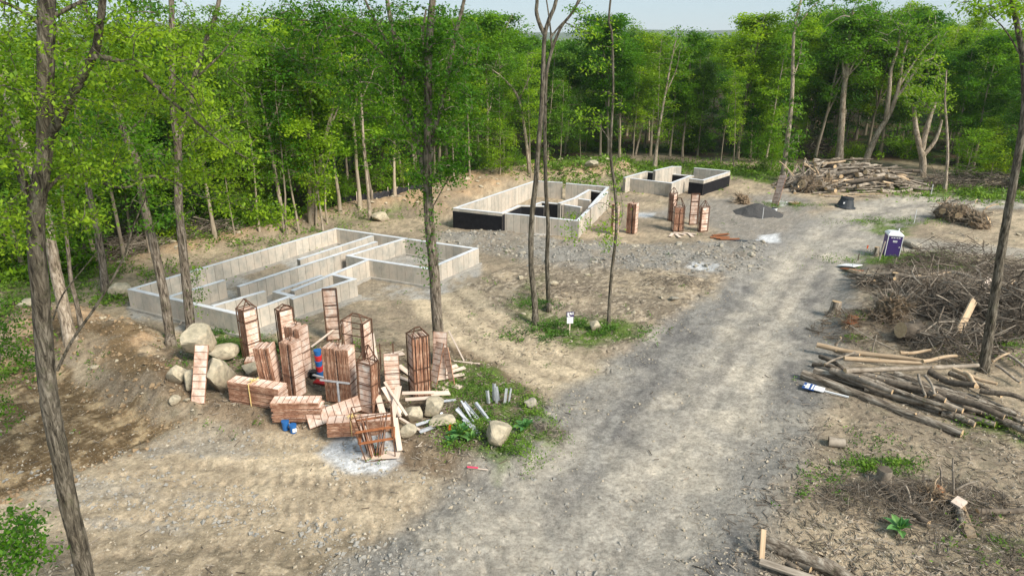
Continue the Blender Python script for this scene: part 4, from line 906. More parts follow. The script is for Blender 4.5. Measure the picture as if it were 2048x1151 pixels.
# 9: leaning tree at the right edge
D = 29; p = P(1967, 742)
tree_px('tree', 'leaning tree with peeling bark rising out of the brush at the right edge', p, [
    ([(1967, 742), (1976, 680), (1985, 620), (1994, 560), (2003, 500), (2015, 430), (2026, 370), (2036, 310), (2046, 250), (2050, 190), (2046, 120), (2034, 50), (2022, 0), (2015, -50)], D, .22, .08),
    ([(2046, 120), (2010, 60), (1970, 20)], D, .04, .015), ([(2050, 200), (2080, 120), (2100, 60)], D, .06, .03)],
    [(1990, 10, 55, 22, D, 1.2, 46), (2040, 20, 40, 30, D, 1.2, 30), (1935, 14, 30, 12, D, .6, 14), (2090, 100, 50, 60, D, 1.2, 30)], bark='bark_dark', leaf='leaf_far', ls=.18, seed=16, per=12)
# 10: notable trees in front of the forest on the right
p = P(1565, 362)
tree_px('tree', 'straight ivy wrapped tree left of the big log heap', p, [([(1565, 362), (1572, 300), (1580, 240), (1585, 170), (1586, 100), (1590, 50), (1602, 0)], p[1], .28, .11), ([(1584, 160), (1598, 120), (1604, 80)], p[1], .12, .04), ([(1590, 60), (1620, 20), (1640, 0)], p[1], .08, .03)],
        [(1590, 90, 28, 60, p[1], 1.2, 60), (1582, 250, 26, 80, p[1], 1, 60), (1620, 15, 40, 18, p[1], 1.5, 30), (1572, 320, 24, 30, p[1], 1, 20)], bark='bark_pale', leaf='leaf_far', ls=.32, seed=17, twigr=.02, per=14)
p = P(1678, 326)
tree_px('tree', 'tall pale tree with upswept limbs behind the log heap', p, [([(1678, 332), (1682, 270), (1686, 200), (1690, 165), (1696, 120), (1700, 60), (1706, 20)], p[1], .44, .14), ([(1690, 165), (1686, 130), (1688, 80)], p[1], .2, .08), ([(1693, 155), (1712, 120), (1742, 90)], p[1], .18, .06), ([(1697, 150), (1720, 125), (1746, 88)], p[1], .12, .05), ([(1700, 100), (1715, 60), (1730, 40)], p[1], .1, .04)],
        [(1700, 30, 60, 45, p[1], 3, 110), (1730, 70, 40, 40, p[1], 2, 40), (1670, 70, 30, 50, p[1], 2, 36), (1690, 200, 60, 40, p[1] + 2, 2, 24)], bark='bark_pale', leaf='leaf_far', ls=.34, seed=18, twigr=.025, per=16)
p = P(1728, 330)
tree_px('tree', 'pale tree leaning right with several bare limbs behind the log heap', p, [([(1726, 335), (1742, 295), (1758, 262), (1775, 235), (1790, 200), (1800, 160), (1805, 120), (1815, 80)], p[1], .40, .12), ([(1772, 238), (1778, 190), (1782, 140), (1795, 100), (1800, 60)], p[1], .3, .1), ([(1790, 200), (1815, 165), (1840, 130), (1868, 115)], p[1], .22, .07), ([(1800, 170), (1825, 130), (1850, 95), (1870, 75)], p[1], .15, .05)],
        [(1800, 60, 60, 45, p[1], 3, 100), (1850, 70, 50, 50, p[1], 3, 80), (1830, 130, 50, 30, p[1], 2, 30)], bark='bark_pale', leaf='leaf_far', ls=.34, seed=19, twigr=.025, per=16)
p = P(1843, 352)
tree_px('tree', 'pale three armed tree with a broken limb at the right end of the log heap', p, [([(1843, 352), (1846, 325), (1841, 300), (1834, 270), (1830, 240), (1828, 215)], p[1], .42, .2), ([(1844, 300), (1852, 262), (1860, 235), (1870, 205)], p[1], .33, .2), ([(1848, 310), (1868, 285), (1878, 262), (1884, 240)], p[1], .25, .12)],
        [(1830, 200, 30, 30, p[1], 1.5, 34), (1870, 195, 30, 30, p[1], 1.5, 34), (1850, 150, 50, 50, p[1] + 1, 2.5, 70)], bark='bark_pale', leaf='leaf_far', ls=.3, seed=20, twigr=.02, per=15)
p = P(1890, 382)
tree_px('tree', 'thin grey dead pole tree standing by the road bend', p, [([(1891, 384), (1895, 320), (1894, 260), (1890, 200), (1893, 140)], p[1], .16, .06)], [(1890, 200, 24, 30, p[1], 1, 16)], bark='bark_pale', leaf='leaf_far', ls=.28, seed=21, twigr=.014, per=12)
for i, (pts_, r0, lab) in enumerate((
    ([(1308, 336), (1318, 260), (1330, 190), (1345, 110), (1352, 80)], .2, 'tall thin pale stemmed tree right behind the farthest foundation'),
    ([(740, 440), (736, 380), (728, 300), (722, 200), (712, 120), (708, 60)], .16, 'thin straight tree standing on the berm behind the near foundation'),
    ([(573, 468), (560, 400), (548, 330), (536, 260), (520, 180), (512, 100)], .17, 'slightly leaning slim tree behind the back wall of the near foundation'),
    ([(622, 445), (628, 400), (640, 330), (652, 270), (668, 210), (680, 180)], .24, 'pale twin stemmed tree among the forest edge behind the near foundation'),
    ([(1060, 345), (1052, 280), (1038, 200), (1010, 160), (985, 140)], .2, 'thin tree bending left at the forest edge behind the slender pair'),
    ([(646, 462), (641, 420), (634, 370), (628, 320)], .09, 'short thin pole at the back corner of the near foundation'),
    ([(1270, 310), (1285, 250), (1300, 200), (1330, 130)], .14, 'leaning thin grey stem left of the farthest foundation'))):
    p = P(*pts_[0]); top = pts_[-1]
    tree_px('slender_tree', lab, p, [(pts_, p[1], r0, r0 * .3), ([pts_[len(pts_) // 2], (pts_[len(pts_) // 2][0] + 22, pts_[len(pts_) // 2][1] - 50), (pts_[len(pts_) // 2][0] + 30, pts_[len(pts_) // 2][1] - 90)], p[1], r0 * .4, r0 * .15)],
            [(top[0], top[1] + 30, 38, 60, p[1], 1.6, 60), (pts_[2][0], pts_[2][1], 25, 40, p[1], 1.2, 16)], bark='bark_pale', leaf='leaf_far', ls=.27, seed=40 + i, twigr=.014, per=15)

# ------------------------------------------------------------------ concrete form panels
PT = .052
def panel_mesh(w=.61, h=2.44, seed=0):
    mb = MB(); mb.box((0, 0, h / 2), (.03, w, h), m=0)
    for s in (-1, 1): mb.box((0, s * (w / 2 - .004), h / 2), (PT - .008, .016, h + .004), m=1)
    for z in (.012, h - .012): mb.box((0, 0, z), (PT - .010, w - .03, .02), m=1)
    for i in range(1, int(h / .305)): mb.box((0, 0, i * h / round(h / .305)), (PT - .004, w - .02, .022), m=2)
    return mb.mesh('form_panel', [M['ply'], M['plyedge'], M['steel']])
PM = panel_mesh(); PMS = panel_mesh(.61, 1.22); PMH = panel_mesh(.45, 2.44); PMN = panel_mesh(.30, 1.83)
def stack(px, py, yaw, counts, label, cradle=True, tilt=0.0, leany=0.0, h=2.44, me=None, bands=(.35, .8), gap=.12, handle=True, group='upright bundles of form panels', jit=.012, fh=.45, face=0):
    p = P(px, py); r = random.Random(int(px * 7 + py)); me = me or PM
    t = thing('form_panel_stack', label, 'form panels', (p[0], p[1], p[2] - .01), group=group, rot=(leany, tilt, R(yaw)))
    W_ = .61; tot = sum(counts) * (PT + .006) + gap * (len(counts) - 1); x = -tot / 2
    for ci, n in enumerate(counts):
        for i in range(n):
            link('form_panel', me, t, (x + PT / 2, r.uniform(-jit, jit), .06 + r.uniform(0, .03)), (0, r.uniform(-.006, .006), 0), (1, 1, h / 2.44 * r.choice((1, 1, 1, .995, .985))))
            x += PT + .006
        x += gap
    if cradle:
        f = MB(); X = tot / 2 + .03; Y = W_ / 2 + .04; H_ = h + .12
        for sx in (-1, 1):
            for sy in (-1, 1): f.bar((sx * X, sy * Y, 0), (sx * X, sy * Y, H_), .04, .04)
        for z in [.03, H_] + [b_ * h for b_ in bands]:
            for sx in (-1, 1): f.bar((sx * X, -Y - .02, z), (sx * X, Y + .02, z), .035)
            for sy in (-1, 1): f.bar((-X, sy * Y, z), (X, sy * Y, z), .035)
        f.obj('cradle_frame', M['steel'], t)
        if handle:
            q = MB()
            for sx in (-1, 1):
                q.bar((sx * X, -Y, H_ - .02), (sx * X * .3, 0, H_ + fh), .04); q.bar((sx * X, Y, H_ - .02), (sx * X * .3, 0, H_ + fh), .04)
            q.bar((-X * .3, 0, H_ + fh), (X * .3, 0, H_ + fh), .045); q.obj('lifting_handle', M['steel'], t)
    else:
        f = MB(); X = tot / 2 + .014; Y = W_ / 2 + .03
        for b_ in bands:
            z = b_ * h
            for sx in (-1, 1): f.bar((sx * X, -Y, z), (sx * X, Y, z), .03, .012)
            for sy in (-1, 1): f.bar((-X, sy * Y, z), (X, sy * Y, z), .03, .012)
        f.obj('steel_band', M['steel'], t)
        if handle:
            q = MB(); H_ = h + .08; pts = [(0, -.0, H_), (-.07, 0, H_ + .16), (0, 0, H_ + .26), (.07, 0, H_ + .16), (0.02, 0, H_)]
            q.tube(smooth(pts, 3), .018, 5); q.bar((0, 0, 0), (0, 0, H_), .03); q.obj('lifting_handle', M['steel'], t)
    return t
stack(506, 714, -38, [9], 'tall strapped bundle of form panels in a rusty cradle at the left rear', fh=.42)
stack(578, 705, -48, [7], 'dark topped bundle of form panels standing in the second place from the left rear', True, h=2.2, fh=.2, bands=(.3,))
stack(603, 752, -25, [8, 4], 'reddish bundle of form panels squeezed behind the two wide front bundles', False, bands=(.55,))
stack(549, 788, -6, [4, 4, 3], 'leaning edge on bundle of form panels with a hoop band behind the flat strapped pile', False, tilt=-.05, leany=.06, bands=(.28,), gap=.03, h=2.3, handle=False, jit=.03)
stack(593, 790, -26, [6, 3], 'form panel bundle with pale faces directly right of the leaning bundle', False, h=2.5, bands=(.45,), gap=.1)
stack(686, 800, -14, [10, 9], 'widest double bundle of form panels with a steel T brace in front', False, gap=.07, bands=(.42,), h=2.44)
stack(721, 745, -22, [1, 0, 3], 'half empty cradle holding a few form panels behind the widest bundle', True, gap=.42, fh=.28, h=2.5)
stack(668, 680, -80, [1], 'single tall form panel held upright in a narrow cradle frame', True, h=2.7, fh=.16, bands=(.25, .5, .73), handle=False)
stack(740, 822, 62, [8], 'bundle of form panels under a triangular steel frame in front of the loose boards', True, tilt=.04, bands=(.62,), fh=.7, h=2.1)
stack(787, 786, -82, [5], 'short bundle of form panels showing its pale worn face, right of the triangular frame', False, h=1.75, bands=(.6,), handle=False)
stack(841, 790, 28, [7, 4], 'tall open cradle packed with form panels next to the ivy clad tree', True, h=2.75, fh=.3, bands=(.3, .52), gap=.04, jit=.04)
# far group
stack(1263, 466, -30, [7, 4], 'far bundle of form panels at the right wall of the middle foundation', False, bands=(.5,), group='far upright bundles of form panels')
stack(1229, 468, -60, [6], 'far bundle of form panels half hidden by the hanging vines', False, bands=(.5,), handle=False, group='far upright bundles of form panels')
stack(1343, 440, -40, [6], 'far cradle with form panels standing behind the others of its group', True, h=2.29, group='far upright bundles of form panels')
stack(1354, 461, 4, [6, 5], 'far dark red bundle of form panels in the front middle of its group', True, h=1.94, fh=.7, group='far upright bundles of form panels')
stack(1386, 449, -85, [1], 'far single pale form panel in a narrow cradle', True, h=2.55, fh=.2, group='far upright bundles of form panels', handle=False)
stack(1405, 462, -70, [6], 'far bundle of form panels at the right end of its group', True, h=1.94, fh=.5, group='far upright bundles of form panels')

def flat_pile(px, py, yaw, n, label, strap=None, L=2.44, pitch=0, jy=.015, me=None, jx=.02, roll=0):
    p = P(px, py); r = random.Random(px + py)
    t = thing('form_panel_pile', label, 'form panels', (p[0], p[1], p[2] + .02), group='flat piles of form panels', rot=(roll, pitch, R(yaw)))
    for i in range(n):
        link('form_panel', me or PM, t, (-L / 2 + r.uniform(-jx, jx), r.uniform(-jy, jy), .04 + i * (PT + .004)), (0, R(90), r.uniform(-jx, jx) * .6), (1, 1, L / 2.44))
    H_ = n * (PT + .004) + .05
    if strap is not None:
        s = MB(); x = strap; Y = .33
        s.bar((x, -Y, 0), (x, -Y, H_), .05, .012, up=(1, 0, 0)); s.bar((x, Y, 0), (x, Y, H_), .05, .012, up=(1, 0, 0)); s.bar((x, -Y, H_), (x, Y, H_), .05, .012)
        for k in range(7):
            a = k * .9; s.tube(smooth([(x, 0, H_ + .01), (x + .12 * math.cos(a), .10 * math.sin(a), H_ + .07), (x + .2 * math.cos(a + .4), .18 * math.sin(a + .4), H_ + .02)], 2), .015, 4)
        s.obj('tie_strap', M['strap'], t)
    return t
flat_pile(519, 806, -17, 17, 'flat pile of form panels tied with a yellow strap', -.15)
flat_pile(599, 838, 2, 16, 'ragged flat pile of form panels with uneven ends behind the blue pails', None, 1.9, jy=.05, jx=.07)
flat_pile(722, 864, 5, 11, 'low flat pile of form panels behind the open steel cage', -.3, 2.44)
flat_pile(519, 730, 10, 6, 'small low pile of form panels between the left bundles', None, 1.2)
def loose(px, py, a, b_, roll, label, me=None, w=1, base='plywood_form', off=0.0, cat='form panel', group=None):
    """one panel lying or leaning: a, b_ end points"""
    a = np.array(a, float); b_ = np.array(b_, float); d = Vector(b_ - a); q = d.to_track_quat('Z', 'Y'); 
    if isinstance(roll, tuple):
        zz = d.normalized(); xx = Vector(roll); xx = (xx - zz * xx.dot(zz)).normalized(); yy = zz.cross(xx); q = Matrix((xx, yy, zz)).transposed().to_quaternion()
    else: q = q @ Quaternion((0, 0, 1), roll)
    o = link(base, me or PM, None, tuple(a)); o.rotation_mode = 'QUATERNION'; o.rotation_quaternion = q; o.scale = (1, w, d.length / 2.44 if (me or PM) in (PM, PMH) else d.length / 1.83)
    return tag(o, label, cat, group)
a = P(396, 806); loose(0, 0, a, a + np.array([.05, 1.05, 2.2]), R(84), 'single form panel leaning against the large boulders')
a = P(618, 850); b_ = P(694, 834); loose(0, 0, a + [0, -.1, .22], a + [2.0, .5, .75], (0.1, -.8, .6), 'form panel lying on its long edge between two flat piles')
a = P(893, 735); loose(0, 0, P(878, 760) + [0, 0, .02], P(878, 760) + [.1, .35, 2.2], R(100), 'grey weathered form panel leaning on the ivy clad trunk')
loose(0, 0, P(865, 775) + [0, 0, .02], P(865, 775) + [.35, .6, 1.9], R(80), 'second weathered form panel leaning right beside the tall open cradle', PMH)
loose(0, 0, P(905, 770) + [0, 0, .02], P(905, 770) + [-.3, .5, 1.6], R(20), 'narrow dark form panel propped against the right side of the ivy clad trunk', PMN)
a = P(1549, 411); loose(0, 0, a, a + np.array([.8, .9, 2.75]), R(70), 'far single form panel leaning left of the big log heap', PM, 1.3)
flat_pile(1588, 408, 20, 3, 'far short chunk of form panels in the grass below the log heap', None, 1.0)
lum = MB().box((0, 0, 0), (1, 1, 1)).mesh('board', [M['lumber']])
def board(a, b_, wd=.2, th=.04, roll=0, label='', group='loose pale boards', mat=None, name='board', cat='board'):
    a = np.array(a, float); b_ = np.array(b_, float); d = Vector(b_ - a); q = d.to_track_quat('Z', 'Y') @ Quaternion((0, 0, 1), roll)
    o = link(name, lum, None, tuple((a + b_) / 2)); o.rotation_mode = 'QUATERNION'; o.rotation_quaternion = q; o.scale = (wd, th, d.length)
    if mat is not None: o.data = lum.copy(); o.data.materials[0] = M[mat]
    return tag(o, label, cat, group)
def PB(px, py, dz): return P(px, py) + np.array([0, 0, dz])
for i, (A_, B_, wd, roll, lab) in enumerate((
    ((770, 812, .9), (803, 838, .15), .26, 0, 'pale board sloping down from the triangular frame bundle'), ((748, 800, 1.1), (772, 850, .1), .24, .3, 'pale board standing against the triangular frame bundle'),
    ((800, 815, 1.0), (782, 858, .15), .26, .2, 'pale board crossing in front of the short panel bundle'), ((772, 806, 1.0), (815, 852, .5), .10, .3, 'thin pale batten crossing the loose boards'),
    ((806, 812, .62), (870, 812, .66), .22, 0, 'splintered plank lying uppermost on the grey boulder'), ((812, 822, .55), (868, 818, .55), .2, .1, 'splintered plank lying second on the grey boulder'), ((862, 812, .6), (900, 806, .5), .34, 0, 'short wide board end on top of the tan boulder'),
    ((800, 848, .3), (850, 868, .05), .10, .2, 'long thin batten sloping to the ground below the grey boulder'),
    ((868, 760, .18), (930, 742, .2), .22, .1, 'pale board right of the tall open cradle, uppermost of its heap'), ((868, 764, .12), (928, 752, .12), .24, 0, 'pale board right of the tall open cradle, middle of its heap'), ((872, 752, .2), (915, 742, .3), .24, .1, 'pale board touching the foot of the ivy clad trunk'),
    ((868, 772, .05), (896, 782, .05), .24, 0, 'short pale board in front of the heap by the tall open cradle'), ((892, 768, .05), (922, 776, .04), .34, 0, 'wide pale board lying flat in the grass by the tall open cradle'),
    ((898, 672, .3), (928, 722, .03), .07, 0, 'long thin stake leaning on the right of the ivy clad trunk'), ((905, 722, .03), (960, 728, .03), .09, 0, 'thin pale lath on the ground right of the ivy clad trunk'),
    ((625, 712, .5), (700, 652, .5), .10, .2, 'long pale board propped behind the widest bundle'), ((778, 712, .03), (806, 706, .04), .5, 0, 'white sheet offcut on the ground left of the tall open cradle'), ((798, 738, .2), (822, 750, .03), .26, 0, 'pale board in the shade left of the tall open cradle'),
    ((796, 756, .1), (824, 764, .03), .2, 0, 'lower pale board in the shade left of the tall open cradle'), ((733, 700, .5), (748, 742, .1), .25, 0, 'pale board leaning behind the half empty cradle'), ((745, 688, .6), (752, 725, .1), .22, 0, 'second pale board leaning behind the half empty cradle'),
    ((725, 912, .02), (800, 908, .02), .5, 0, 'pale board lying flat under the open steel cage'), ((700, 868, .02), (742, 872, .03), .22, 0, 'pale board end sticking out left of the open steel cage'), ((792, 862, .6), (800, 905, .1), .2, 0, 'pale board leaning on the right side of the open steel cage'),
    ((360, 652, .1), (370, 636, .1), .08, 0, 'white lath lying beside the forked tree'))):
    board(PB(*A_), PB(*B_), wd, .03, roll, lab)
for px, py in ((1370, 471), (1385, 475), (1360, 476), (1392, 470), (1340, 474)):
    a = P(px, py); an = rr.random() * 3; board(a + [0, 0, .08], a + [math.cos(an) * 1.1, math.sin(an) * 1.1, .05], .25, .03, 0, 'scrap board lying in the debris before the far form panels', 'scrap boards in the far debris')
for px, py in ((1420, 476), (1432, 478), (1425, 473), (1440, 480)):
    a = P(px, py); an = rr.uniform(-.4, .4); board(a + [0, 0, .1], a + [math.cos(an) * 1.5, math.sin(an) * 1.5, .12], .3, .04, 0, 'dark red scrap sheet in the debris before the far form panels', 'dark red scrap sheets', mat='rust', name='scrap_sheet', cat='scrap')
board(P(1462, 480) + [0, 0, .06], P(1492, 484) + [0, 0, .06], .5, .05, 0, 'dark flat grating lying right of the far debris', None, mat='culvert', name='scrap_sheet', cat='scrap')

# open steel cage with planks in it
p = P(762, 908); t = thing('steel_cage', 'leaning open rusty steel cage holding a few dark planks', 'steel cage', p, R(8), rot=(.16, -.1, R(8)))
f = MB(); X, Y, H_ = .72, .32, 2.15
f2 = MB()
for sx in (-1, 1):
    for sy in (-1, 1): f.bar((sx * X * (.75), sy * Y, 0), (sx * X, sy * Y, H_), .04)
for z in (.02, .95, H_): 
    xx = X * (.75 + .25 * z / H_)
    for sy in (-1, 1): (f if z != .95 else f2).bar((-xx, sy * Y, z), (xx, sy * Y, z), .035 if z != .95 else .12, .02)
    for sx in (-1, 1): (f if z != .95 else f2).bar((sx * xx, -Y, z), (sx * xx, Y, z), .035 if z != .95 else .12, .02)
for sy in (-1, 1): f2.bar((-X * .95, sy * (Y + .012), 1.5), (X * .95, sy * (Y + .012), 1.5), .11, .02)
f.obj('frame', M['steel'], t); f2.obj('steel_strap', M['rust'], t)
for i in range(11):
    x0 = -.42 + (.5 * i / 10); x1 = x0 * 1.1 if i < 5 else x0 + .45
    q = MB(); q.bar((x0, rr.uniform(-.1, .1), .04), (x1, rr.uniform(-.1, .1), rr.uniform(1.5, 2.0)), .26, .03, up=(1, 0, 0)); q.obj('plank', [M['plyedge'] if i % 3 else M['ply']], t)

# T brace in front of the widest bundle
p = P(686, 806); t = thing('steel_brace', 'grey steel T brace standing in front of the widest panel bundle', 'brace', p, R(-14)); q = MB(); q.bar((-.7, -.42, 1.22), (.62, -.42, 1.22), .06); q.obj('cross_bar', M['galv'], t); q = MB(); q.bar((.1, -.46, .05), (.1, -.46, 1.2), .06); q.obj('post', M['galv'], t); q = MB(); q.bar((-.7, -.42, .04), (.7, -.42, .04), .06); q.obj('foot_bar', M['galv'], t)
for (a_, b_, lab) in (((762, 738), (763, 686), 'left thin rusty post standing in the bare patch'), ((788, 738), (787, 684), 'right thin rusty post standing in the bare patch')):
    a = P(*a_); q = MB(); q.tube([(0, 0, 0), (0.02, 0, 1.3)], .03, 6); o = q.obj('steel_post', M['steel']); o.location = a; tag(o, lab, 'post', 'thin rusty posts')

# galvanised angle pieces strewn and standing in the weeds
ang = MB(); ang.box((0, 0, .5), (.10, .012, 1)); ang.box((.05, .05, .5), (.012, .10, 1)); ang = ang.mesh('steel_angle', [M['galv']])
for i, (x0, y0, x1, y1, z1) in enumerate(((1014, 858, 975, 828, .5), (1024, 870, 990, 842, .4), (1010, 846, 985, 812, .55), (1002, 850, 978, 822, .45), (1020, 838, 992, 812, .5), (1040, 845, 1012, 815, .5), (960, 852, 942, 832, .4), (985, 858, 962, 838, .3),
                                            (986, 802, 982, 792, .6), (992, 806, 990, 794, .55), (998, 802, 996, 792, .5), (1010, 806, 1006, 796, .5), (1018, 804, 1014, 794, .45), (880, 838, 832, 856, .35), (884, 846, 840, 862, .3), (912, 800, 880, 812, .5), (976, 808, 974, 800, .45))):
    sh = (62, 16) if i < 8 else ((0, 10) if i < 13 or i == 16 else (0, 0))
    a = P(x0 - sh[0], y0 + 0) + [0, 0, .03]; b_ = P(x1 - sh[0] + 0, y1 + 12) + [0, 0, z1]
    if i >= 8 and (i < 13 or i == 16): b_ = a + np.array([rr.uniform(-.1, .1), .05, z1 * 1.3])
    d = Vector(b_ - a); o = link('steel_angle', ang, None, tuple(a)); o.rotation_mode = 'QUATERNION'; o.rotation_quaternion = d.to_track_quat('Z', 'Y') @ Quaternion((0, 0, 1), rr.random() * 6); o.scale = (1, 1, max(d.length, .4))
    tag(o, 'silvery steel angle piece lying or sticking up in the island weeds', 'steel angle', 'silvery steel angle pieces')
# ------------------------------------------------------------------ logs
def PA(px, py, dz=0.0):
    g = P(px, py); return PZ(px, py, g[2] + dz)
def logmesh(seed, mats, bend=.07, knots=True):
    r = np.random.default_rng(seed); k = 12; z = np.linspace(0, 6, k)
    p = np.stack([bend * np.sin(z * .5 + seed), bend * .7 * np.sin(z * .8 + seed * 2), z], 1); p -= p[0] * [1, 1, 0]
    mb = MB(); rad = .15 * np.linspace(1.12, .82, k) * (1 + .08 * (r.random(k) - .5)); mb.tube(p, rad, 10, 0, 1, wob=.07, rng=r)
    if knots:
        for i in range(3):
            j = int(r.integers(2, k - 2)); a = r.random() * 6.28; d = np.array([math.cos(a), math.sin(a), .5]); mb.tube([p[j] + d * .08, p[j] + d * .22], [.045, .035], 5, 0, 1)
    return mb.mesh('log', mats, smooth=[0])
LOGB = [logmesh(i, [M['log'], M['cut']]) for i in range(4)]
LOGP = [logmesh(10 + i, [M['wood_raw'], M['cut']], .13) for i in range(3)]
LOGD = [logmesh(20 + i, [M['twig_dark'], M['cut']], .15) for i in range(2)]
LOGG = [logmesh(30 + i, [M['twig'], M['cut']], .15) for i in range(3)]
def log(a, b_, r, pool, label, group=None, name='log', cat='log', k=None):
    a = np.array(a, float); b_ = np.array(b_, float); d = Vector(b_ - a)
    k = int(rr.integers(len(pool))) if k is None else k % len(pool)
    o = link(name, pool[k], None, tuple(a)); o.rotation_mode = 'QUATERNION'
    o.rotation_quaternion = d.to_track_quat('Z', 'Y') @ Quaternion((0, 0, 1), float(rr.random() * 6.28)); o.scale = (r / .15, r / .15, d.length / 6)
    return tag(o, label, cat, group)
rh0 = np.random.default_rng(8)
NEARL = [
    ((1605, 748), (1926, 864), .17, .17, .21, LOGB, 'longest front log of the near log pile, with a cut end in the dirt'), ((1628, 741), (1992, 843), .20, .25, .16, LOGB, 'long grey log second from the front of the near pile'),
    ((1730, 776), (1886, 818), .14, .14, .15, LOGB, 'log with a sawn end peeking out between the two front logs'), ((1885, 826), (1950, 850), .13, .13, .15, LOGB, 'short log end lying behind the longest front log'),
    ((1735, 752), (1852, 786), .42, .40, .14, LOGB, 'brown log in the middle of the near pile under the pale ones'), ((1789, 748), (1955, 803), .45, .5, .17, LOGB, 'thick mottled log in the middle right of the near pile'), ((1955, 803), (2060, 850), .45, .3, .16, LOGB, 'log running out of the picture at the right of the near pile'),
    ((1992, 838), (2085, 882), .2, .16, .15, LOGB, 'low log at the right edge in front of the near pile'), ((1858, 742), (1953, 776), .75, .7, .15, LOGD, 'dark smooth log crossing high on the near pile'), ((1930, 745), (1960, 772), .85, .7, .1, LOGP, 'short pale stub beside the dark smooth log'),
    ((1634, 689), (1846, 726), .5, .7, .12, LOGP, 'long bare pale trunk on top at the back left of the near pile'), ((1688, 716), (1845, 722), .75, .85, .10, LOGP, 'bare pale forked limb on top of the near pile'), ((1845, 722), (1912, 714), .85, .8, .08, LOGP, 'pale limb end above the middle of the near pile'),
    ((1690, 741), (1958, 726), .7, .8, .105, LOGG, 'long pale barked trunk lying crossways on top of the near pile'), ((1905, 737), (1995, 768), .8, .7, .09, LOGP, 'reddish bare limb at the right top of the near pile'), ((1837, 749), (1852, 787), .95, .7, .06, LOGG, 'left one of two short grey sticks crossing the near pile'),
    ((1850, 751), (1866, 789), .95, .7, .06, LOGG, 'right one of two short grey sticks crossing the near pile'), ((1960, 780), (2048, 806), .7, .65, .11, LOGD, 'charcoal dark limb at the right of the near pile'), ((1953, 793), (2003, 818), .4, .4, .11, LOGB, 'short log with a sawn end at the right of the near pile'),
    ((2002, 818), (2070, 846), .35, .3, .12, LOGB, 'thin log near the right edge behind the low one'), ((1640, 712), (1700, 748), .35, .3, .10, LOGD, 'dark broken limb at the left end of the near pile'), ((1650, 728), (1706, 702), .5, .6, .05, LOGG, 'thin grey stick leaning at the left end of the near pile'),
    ((1625, 728), (1680, 742), .12, .2, .09, LOGD, 'blackish limb low at the left end of the near pile'), ((1668, 700), (1720, 712), .3, .4, .09, LOGG, 'grey limb tucked under the long bare pale trunk'), ((1672, 690), (1676, 672), .55, .9, .07, LOGG, 'upright stub at the left of the long bare pale trunk'),
    ((1800, 705), (1865, 700), .5, .5, .08, LOGP, 'split reddish limb behind the top of the near pile'), ((1900, 745), (2000, 790), .4, .35, .13, LOGB, 'brown log under the charcoal dark limb'), ((1820, 765), (1960, 812), .3, .3, .14, LOGB, 'reddish brown log in the gap behind the second front log'),
    ((2000, 700), (2060, 745), .2, .2, .07, LOGG, 'grey limb on the ground right of the leaning tree'), ((1985, 722), (2020, 708), .2, .3, .06, LOGP, 'pale stick beside the foot of the leaning tree'), ((1992, 730), (2045, 760), .3, .3, .06, LOGG, 'long grey stick right of the leaning tree foot')]
for i, (a, b_, z0, z1, r, pool, lab) in enumerate(NEARL): log(PA(*a, z0), PA(*b_, z1), r, pool, lab, 'logs of the near log pile', k=i)
q = MB(); a0, b0 = PA(1657, 882, .15), PA(1690, 887, .15); q.tube([(0, 0, 0), tuple((b0 - a0) * .5), tuple(b0 - a0)], [.2, .185, .18], 14, 0, 1, wob=.03); o = q.obj('log_round', [M['twig'], M['root']], None, [0]); o.location = a0; tag(o, 'short sawn log round lying alone on the dirt', 'log')
for i in range(34):
    u = rh0.uniform(0, 1); x0 = 1660 + 250 * u + rh0.uniform(-20, 20); y0 = 735 + 62 * u + rh0.uniform(-14, 8); L = rh0.uniform(90, 190); z = rh0.uniform(.15, .55)
    log(PA(x0, y0, z), PA(x0 + L, y0 + L * rh0.uniform(.25, .4), z * .8), rh0.uniform(.08, .16), (LOGB, LOGD, LOGG)[i % 3], 'log buried among the others in the near pile', 'buried logs of the near pile')
# splintered wood at the bottom edge
log(PA(1532, 1085, .1), PA(1760, 1190, .25), .20, LOGB, 'dark rough log running off the bottom edge', k=1)
board(PA(1523, 1118, .12), PA(1527, 1058, .75), .15, .07, .3, 'pale splintered slab standing up at the bottom edge', None, mat='wood_raw', name='split_wood', cat='split wood')
board(PA(1520, 1122, .2), PA(1650, 1165, .3), .22, .08, .2, 'pale grey split slab lying at the bottom edge', None, mat='twig', name='split_wood', cat='split wood')
log(PA(1560, 1102, .1), PA(1625, 1128, .2), .13, LOGG, 'grey broken limb between the slab and the dark log at the bottom edge')
log(PA(1645, 1122, .1), PA(1745, 1160, .15), .13, LOGG, 'grey limb right of the dark log at the bottom edge')
log(PA(1575, 1125, .3), PA(1600, 1160, .2), .09, LOGD, 'short brown splinter across the grey slab at the bottom edge')
